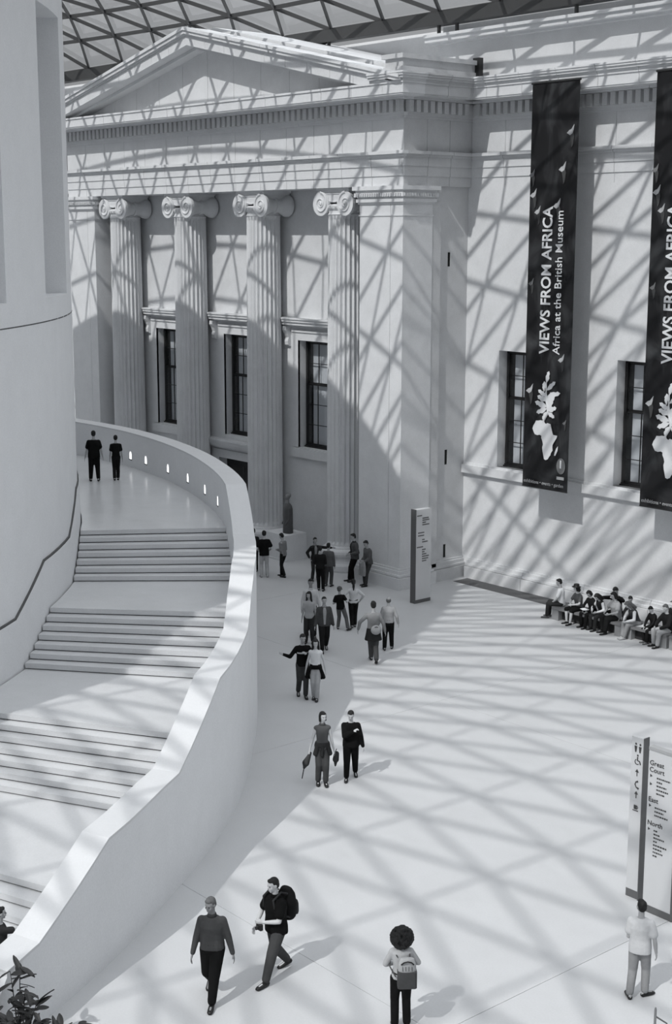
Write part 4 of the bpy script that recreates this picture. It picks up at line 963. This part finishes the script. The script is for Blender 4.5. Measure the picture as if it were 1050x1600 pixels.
o = held(J, 'tied_jacket', 'black jacket tied round the hips of the woman in white', 'jacket', (0, 0, 0)); cb = MB()
cb.loft([ell(Vector((0, 0, z)), Vector((1, 0, 0)), Vector((0, 1, 0)), rx, ry) for z, rx, ry in ((0.90, 0.18, 0.14), (0.96, 0.175, 0.135), (1.02, 0.16, 0.125))])
for q in (-1, 1): cb.cap((q*0.14, 0.10, 0.95), (q*0.23, 0.10, 0.68), 0.045, 0.06); cb.cap((q*0.10, -0.12, 0.92), (q*0.16, -0.13, 0.60), 0.07, 0.06)
soft(cb, 'jacket_body', cloth(0.006), o, 0.017, 2)
# --- the couple
J = person('dark-haired woman in grey sleeveless top and jeans walking towards the viewer', (-24.42, 20.45, 0), 5, 1.74, sex='f', build=0.95, top=0.085, sleeve='none', bot=0.055, hair='bob', skin=SKINP, head=(-25, -5), feet=((-0.07, 0.10, 0, -4), (0.10, 0.02, 0, 4)), hands=((-0.27, 0.05, 0.82), (0.30, 0.05, 0.84)), collar=0.085)
o = held(J, 'tied_jacket', 'dark jacket tied round the hips of the woman in the grey top', 'jacket', (0, 0, 0)); cb = MB()
cb.loft([ell(Vector((0, 0, z)), Vector((1, 0, 0)), Vector((0, 1, 0)), rx, ry) for z, rx, ry in ((0.92, 0.19, 0.145), (0.98, 0.18, 0.14), (1.03, 0.165, 0.13))])
for q in (-1, 1): cb.cap((q*0.12, 0.10, 0.98), (q*0.17, 0.11, 0.78), 0.05, 0.06)
cb.cap((0, 0.13, 0.98), (0.02, 0.14, 0.74), 0.035, 0.04); soft(cb, 'jacket_body', cloth(0.03), o, 0.014, 2)
o = held(J, 'folded_umbrella', 'dark folded umbrella held in the right hand of the woman in grey', 'umbrella', (0.33, 0.06, 0)); MB().cap((-0.05, 0, 0.78), (0.06, 0.02, 0.55), 0.03, 0.085).cap((0.06, 0.02, 0.55), (0.10, 0.03, 0.44), 0.085, 0.03).build('canopy', cloth(0.05), o, smooth=True)
MB().tube([(0.10, 0.03, 0.45), (0.15, 0.04, 0.18)], 0.012, 6).build('tip', SHOE, o)
o = held(J, 'small_bag', 'small dark bag dangling between the couple', 'bag', (-0.33, 0.05, 0)); MB().cap((0, 0, 0.74), (0.02, 0, 0.60), 0.06, 0.075).cap((0.02, 0, 0.6), (0.03, 0, 0.45), 0.06, 0.02).build('bag_body', cloth(0.03), o, smooth=True); MB().tube([(0, 0, 0.86), (0.03, 0, 0.78), (0, 0, 0.70)], 0.01, 6).build('strap', SHOE, o)
person('man in black jacket with one hand on his chest walking beside the woman', (-24.22, 21.15, 0), 2, 1.68, build=1.08, top=0.007, jacket=True, bot=0.006, skin=SKINP, hair='short', head=(5, -22), feet=((-0.12, -0.24, 0.02, -6, -0.2), (0.11, 0.12, 0, 6)), hands=((-0.30, 0.05, 0.82), (-0.05, 0.25, 1.30)), elbow=((-0.6, -1, 0), (1, 0.1, -1)), grip=0.9)
# --- the near figures
J = person('man in dark grey shirt and black trousers striding in the left foreground', (-18.17, 12.85, 0), 350, 1.87, build=1.12, top=0.06, sleeve='long', bot=0.008, tuck=True, skin=SKIND, hair='short', hairv='m', head=(25, -15), collar=0.045, pelvis=(0, 0, 0.90),
           feet=((-0.02, 0.26, 0.0, 0), (0.10, -0.36, 0.10, 10, -0.6)), hands=((-0.33, 0.05, 0.80), (0.30, 0.10, 0.80)), elbow=((-0.8, -1, 0), (0.9, -1, 0)))
J = person('man in black polo shirt and jeans with a backpack, striding in the foreground', (-18.12, 14.15, 0), 310, 1.86, build=1.12, top=0.006, sleeve='short', bot=0.055, skin=SKINP, head=(8, -10), lean=2, pelvis=(0, 0, 0.88), collar=0.006,
           feet=((-0.15, 0.36, 0.0, -5), (0.13, -0.34, 0.03, 10, -0.25)), hands=((-0.02, 0.29, 1.03), (0.28, 0.20, 0.84)), elbow=((-1, -0.7, -0.4), (0.8, -0.8, 0)), jacket=True, grip=0.9)
o = held(J, 'backpack', 'black backpack on the back of the man in the black polo shirt', 'backpack', (0.02, -0.24, 1.20)); cb = MB(); cb.loft([ell(Vector((0, 0.0, z)), Vector((1, 0, 0)), Vector((0, 1, 0)), rx, ry) for z, rx, ry in ((-0.27, 0.13, 0.09), (-0.22, 0.165, 0.125), (0.0, 0.175, 0.135), (0.16, 0.155, 0.11), (0.25, 0.10, 0.06))]); soft(cb, 'bag_body', cloth(0.012), o, 0.014, 3)
MB().loft([ell(Vector((0, -0.13, z)), Vector((1, 0, 0)), Vector((0, 1, 0)), rx, 0.05) for z, rx in ((-0.22, 0.11), (-0.17, 0.13), (-0.04, 0.125), (0.0, 0.10))]).build('front_pocket', cloth(0.04), o, smooth=True)
for q in (-1, 1): MB().tube([(q*0.11, 0.08, 0.20), (q*0.12, 0.22, 0.27), (q*0.12, 0.385, 0.18), (q*0.14, 0.37, 0.0), (q*0.17, 0.20, -0.12), (q*0.14, 0.06, -0.2)], 0.018, 6).build('strap', cloth(0.03), o)
o = held(J, 'camera', 'small black camera held at the stomach of the man with the backpack', 'camera', (0.0, 0.345, 0)); MB().bevbox(-0.06, 0.06, -0.03, 0.03, 0.92, 1.01, 0.01).build('camera_body', SHOE, o); MB().loft([[(0.03*math.cos(a), y, 0.965+0.03*math.sin(a)) for a in [2*PI*k/16 for k in range(16)]] for y in (0.03, 0.075)]).build('lens', SHOE, o)
J = person('woman with big dark curly hair seen from behind at the bottom edge', (-15.50, 14.62, 0), 186, 1.72, sex='f', build=0.95, top=0.42, sleeve='long', bot=0.008, hair='curly', skin=SKIN, feet=((-0.10, 0.0, 0, -5), (0.10, 0.02, 0, 5)), hands=((-0.10, 0.27, 1.02), (0.12, 0.27, 1.06)), elbow=((-1, -0.7, -0.2), (1, -0.7, -0.2)), tuck=True)
o = held(J, 'backpack', 'pale small backpack with dark grey flap on the curly-haired woman', 'backpack', (0.07, -0.20, 1.10)); cb = MB(); cb.loft([ell(Vector((0, 0.0, z)), Vector((1, 0, 0)), Vector((0, 1, 0)), rx, ry) for z, rx, ry in ((-0.02, 0.15, 0.08), (0.05, 0.15, 0.085), (0.15, 0.145, 0.08), (0.25, 0.11, 0.05))]); soft(cb, 'bag_body', cloth(0.36), o, 0.014, 2)
MB().bevbox(-0.155, 0.155, -0.10, 0.07, -0.24, 0.04, 0.03).build('lower_pocket', cloth(0.07), o)
MB().tube([(-0.10, -0.07, 0.17), (-0.06, -0.10, 0.22), (0, -0.10, 0.235), (0.06, -0.10, 0.22), (0.10, -0.07, 0.17)], 0.012, 6).build('handle', SHOE, o)
for k in range(4): MB().tube([(-0.08+0.05*k, -0.085, 0.14), (-0.08+0.05*k, -0.09, 0.07)], 0.005, 5).build('cord', cloth(0.1), o)
for q in (-1, 1): MB().tube([(q*0.10-0.05, 0.06, 0.24), (q*0.13-0.07, 0.22, 0.28), (q*0.14-0.07, 0.36, 0.2), (q*0.19-0.07, 0.22, 0.0), (q*0.15-0.03, 0.06, -0.1)], 0.012, 6).build('strap', cloth(0.08), o)
J = person('person in pale shirt and pale baggy trousers beside the near sign', (-13.66, 18.32, 0), 172, 1.72, build=1.02, top=0.50, sleeve='short', bot=0.26, hairv='d', jacket=True, head=(-35, 5), feet=((-0.13, -0.10, 0, -25), (0.10, 0.06, 0, 45)), hands=((-0.1, 0.22, 1.0), (0.27, 0.0, 0.85)))
# --- seated group
def seated(label, x, y=36.0, yaw=0, h=1.7, **kw):
    """yaw: 0 looks straight out from the wall, positive turns to the right of the photo"""
    pos = (x, y, 0); tocam = Vector((-x, -y, 0)).normalized(); d = -tocam; right = Vector((d.y, -d.x, 0))
    f_ = Matrix.Rotation(math.radians(yaw), 3, 'Z') @ Vector((0, -1, 0)); face = math.degrees(math.atan2(f_.dot(right), f_.dot(tocam)))
    s = h/1.75; kw.setdefault('feet', ((-0.12, 0.46, 0, -6), (0.12, 0.42, 0, 6))); kw.setdefault('hands', ((-0.12, 0.36, 0.62), (0.12, 0.36, 0.62))); kw.setdefault('lean', 8)
    return person(label, pos, face, h, pelvis=(0, 0, (0.44+0.085)/s), knee_out=0.15, elbow=((-1, -0.4, -0.3), (1, -0.4, -0.3)), **kw)
seated('man in white short-sleeved shirt sitting alone at the left end of the long bench', -30.62, 36.0, -58, 1.74, top=0.66, sleeve='short', bot=0.03, shoe=cloth(0.12), lean=6, head=(-5, -10), hands=((-0.12, 0.30, 0.55), (0.22, 0.12, 0.52)), jacket=False)
J = seated('woman in dark brimmed hat, grey top and black skirt on the bench', -29.88, 36.0, -12, 1.66, sex='f', build=1.1, top=0.11, sleeve='short', bottom='skirt', bot=0.008, skin=SKINP, hair='bob', head=(35, -8), hands=((-0.04, 0.33, 0.68), (0.06, 0.33, 0.68)))
o = held(J, 'hat', 'dark brimmed hat worn by the woman in the grey top', 'hat', J['hc']); MB().lathe([(0.155, 0.035), (0.16, 0.045), (0.10, 0.065), (0.098, 0.11), (0.09, 0.14), (0.05, 0.15)], n=24).build('hat_felt', SHOE, o, smooth=True)
o.rotation_euler.z += 0
J = seated('dark-haired person in black with open pages on the knees', -29.30, 36.0, -8, 1.58, sex='f', top=0.012, sleeve='long', bottom='trousers', bot=0.012, hair='bob', head=(-5, -35), lean=14)
o = held(J, 'open_pages', 'open white pages on the knees of the person in black', 'paper', (0, 0.36, 0.66)); o.rotation_euler.x = 0
for q in (-1, 1): MB().add([(0, -0.10, 0), (q*0.15, -0.10, 0.025), (q*0.15, 0.12, 0.025), (0, 0.12, 0), (0, -0.10, 0.008), (q*0.15, -0.10, 0.033), (q*0.15, 0.12, 0.033), (0, 0.12, 0.008)], [(0, 1, 2, 3), (4, 7, 6, 5), (0, 4, 5, 1), (1, 5, 6, 2), (2, 6, 7, 3), (3, 7, 4, 0)]).build('page', cloth(0.72), o)
seated('long-haired person with pale sleeves bent forward between the reader and the large person', -28.88, 36.0, -12, 1.60, sex='f', top=0.02, sleeve='long', sleevev=0.6, bot=0.03, hair='long', head=(0, -40), lean=20, hands=((-0.18, 0.42, 0.70), (0.10, 0.42, 0.68)))
seated('short-haired person in black sitting higher at the back of the bench group', -28.72, 36.52, 10, 1.84, top=0.008, bot=0.01, hair='short', head=(5, -30), skin=SKIN, feet=((-0.12, 0.40, 0, -6), (0.12, 0.40, 0, 6)), hands=((-0.10, 0.30, 1.0), (0.10, 0.30, 1.0)))
seated('large person in patterned pale shirt and black trousers on the bench', -28.32, 36.0, -22, 1.78, build=1.18, top=0.30, sleeve='short', bot=0.014, hair='bob', head=(0, -18), skin=SKIN, jacket=True, hands=((-0.16, 0.36, 0.66), (0.12, 0.36, 0.66)))
seated('small dark-haired person behind the large seated person', -27.95, 36.30, -10, 1.55, sex='f', top=0.03, bot=0.03, hair='short', head=(-30, -20))
seated('long-haired woman with white sleeve and pale trousers leaning forward, legs crossed', -27.50, 36.0, -22, 1.70, sex='f', top=0.05, sleeve='long', sleevev=0.62, bot=0.26, hair='long', hairv='m', head=(10, -30), lean=28, skin=SKINP, shoe=cloth(0.35), feet=((-0.05, 0.50, 0, -6), (0.02, 0.52, 0.02, -10)), hands=((-0.14, 0.48, 0.62), (0.04, 0.48, 0.62)))
seated('child in dark top looking down at papers on the short bench', -26.85, 36.0, -16, 1.45, top=0.012, bot=0.012, head=(-10, -35), lean=12, shoe=cloth(0.15), skin=SKINP, feet=((-0.12, 0.40, 0.0, -6), (0.10, 0.36, 0.0, 6)))
J = seated('person in dark top with back turned and a cap worn backwards, behind the child', -26.62, 36.58, 165, 1.74, top=0.03, sleeve='short', bot=0.012, hair='short', hairv='m', head=(-30, -5), feet=((-0.12, 0.40, 0, -6), (0.12, 0.40, 0, 6)), collar=0.6)
o = held(J, 'cap', 'grey cap on the person sitting with back turned', 'cap', J['hc']); MB().ball((0, -0.01, 0.05), (0.10, 0.112, 0.09)).build('crown', cloth(0.09), o, smooth=True); MB().ball((0, -0.11, 0.03), (0.075, 0.09, 0.012)).build('brim', cloth(0.09), o, smooth=True)
seated('grey-haired man in dark jacket and pale trousers at the right edge', -26.32, 36.0, -18, 1.76, build=1.05, top=0.016, jacket=True, bot=0.34, hair='short', hairv='m', head=(-10, -15), skin=SKINP, hands=((-0.12, 0.38, 0.62), (0.14, 0.38, 0.62)))
o = empty('open_pages', (-27.25, 35.95, 0.44), 0.3, label='loose white papers lying on the short bench beside the child', category='paper')
MB().box(-0.2, 0.12, -0.13, 0.12, 0, 0.012).build('page', cloth(0.6), o); MB().box(-0.05, 0.28, -0.02, 0.2, 0.012, 0.022).build('page', cloth(0.7), o)
# person at the left edge, on the lowest flight beside the parapet
person('person in dark top at the left edge reaching an arm over the parapet end', (-20.55, 10.25, 0.0), 100, 1.58, top=0.03, sleeve='short', bot=0.03, hair='short', hands=((-0.24, 0.05, 0.85), (0.12, 0.62, 1.32)), elbow=((-0.5, -1, 0), (0.5, -0.4, -1)))
finish_soft()
# ---- plant in the lower left corner
pl = empty('potted_shrub', (-18.15, 9.30, 0), label='dark broad-leaved shrub in the lower left corner in front of the stair wall', category='plant')
MB().lathe([(0.26, 0), (0.30, 0.02), (0.36, 0.45), (0.38, 0.47), (0.34, 0.48), (0.32, 0.42), (0.0, 0.42)], n=24).build('pot', cloth(0.2), pl)
random.seed(11)
LEAF = mat('dark_leaf', 0.022, 0.5, 0.2, 8, 0.4); lm_ = []
for v in range(3):
    L = 0.25+0.03*v; W_ = 0.05; pts = []
    lb = MB(); n_ = 5; top_, bot_ = [], []
    for i in range(n_+1):
        t = i/n_; w_ = W_*math.sin(PI*min(1, t*0.96+0.02))**0.7; zc = -0.05*t*t
        top_.append([(-w_, L*t, zc+0.012), (0, L*t, zc), (w_, L*t, zc+0.012)])
    vs = [p for r in top_ for p in r]+[(p[0], p[1], p[2]-0.004) for r in top_ for p in r]; k0 = 3*(n_+1); fs = []
    for i in range(n_):
        for j in (0, 1): a = i*3+j; fs.append((a, a+1, a+4, a+3)); fs.append((k0+a, k0+a+3, k0+a+4, k0+a+1))
        a = i*3; fs.append((a, a+3, k0+a+3, k0+a)); fs.append((a+2, k0+a+2, k0+a+5, a+5))
    lb.add(vs, fs); m_ = lb.mesh('leaf'); m_.materials.append(LEAF); lm_.append(m_)
STEM = mat('stem', 0.03, 0.8)
for sidx in range(17):
    a = random.uniform(0, 2*PI); r = random.uniform(0.2, 0.95); hh = random.uniform(0.9, 1.5)
    base = Vector((0.08*math.cos(a), 0.08*math.sin(a), 0.42)); tip = Vector((r*math.cos(a), r*math.sin(a), hh)); mid = (base+tip)/2+Vector((0, 0, 0.15))
    MB().tube([base, mid, tip], [0.014, 0.010, 0.005], 6).build('stem', STEM, pl)
    for k in range(9):
        t = 0.5+0.5*k/8; p = (base*(1-t)*(1-t)+mid*2*t*(1-t)+tip*t*t)
        o = link('leaf', random.choice(lm_), pl); o.location = p; o.rotation_euler = (random.uniform(-0.4, 0.9), random.uniform(-0.5, 0.5), random.uniform(0, 2*PI)); s_ = random.uniform(0.7, 1.15); o.scale = (s_, s_, s_)

# ---- slim metal stand cut by the lower edge of the frame
sd = empty('metal_stand', (-12.30, 16.95, 0), label='thin metal post with side strut cut off by the bottom edge near the sign', category='stand')
MB().tube([(0, 0, 0.02), (0, 0, 0.86), (0, 0, 0.90)], [0.022, 0.020, 0.012], 10).build('post', mat('brushed_metal', 0.25, 0.35, metal=0.6), sd)
MB().tube([(0.0, 0.02, 0.74), (0.10, 0.16, 0.62), (0.16, 0.24, 0.30), (0.18, 0.26, 0.01)], 0.013, 8).build('strut', SIGND, sd)
MB().lathe([(0.15, 0), (0.15, 0.012), (0.03, 0.03)], n=24).build('foot_plate', SIGND, sd)
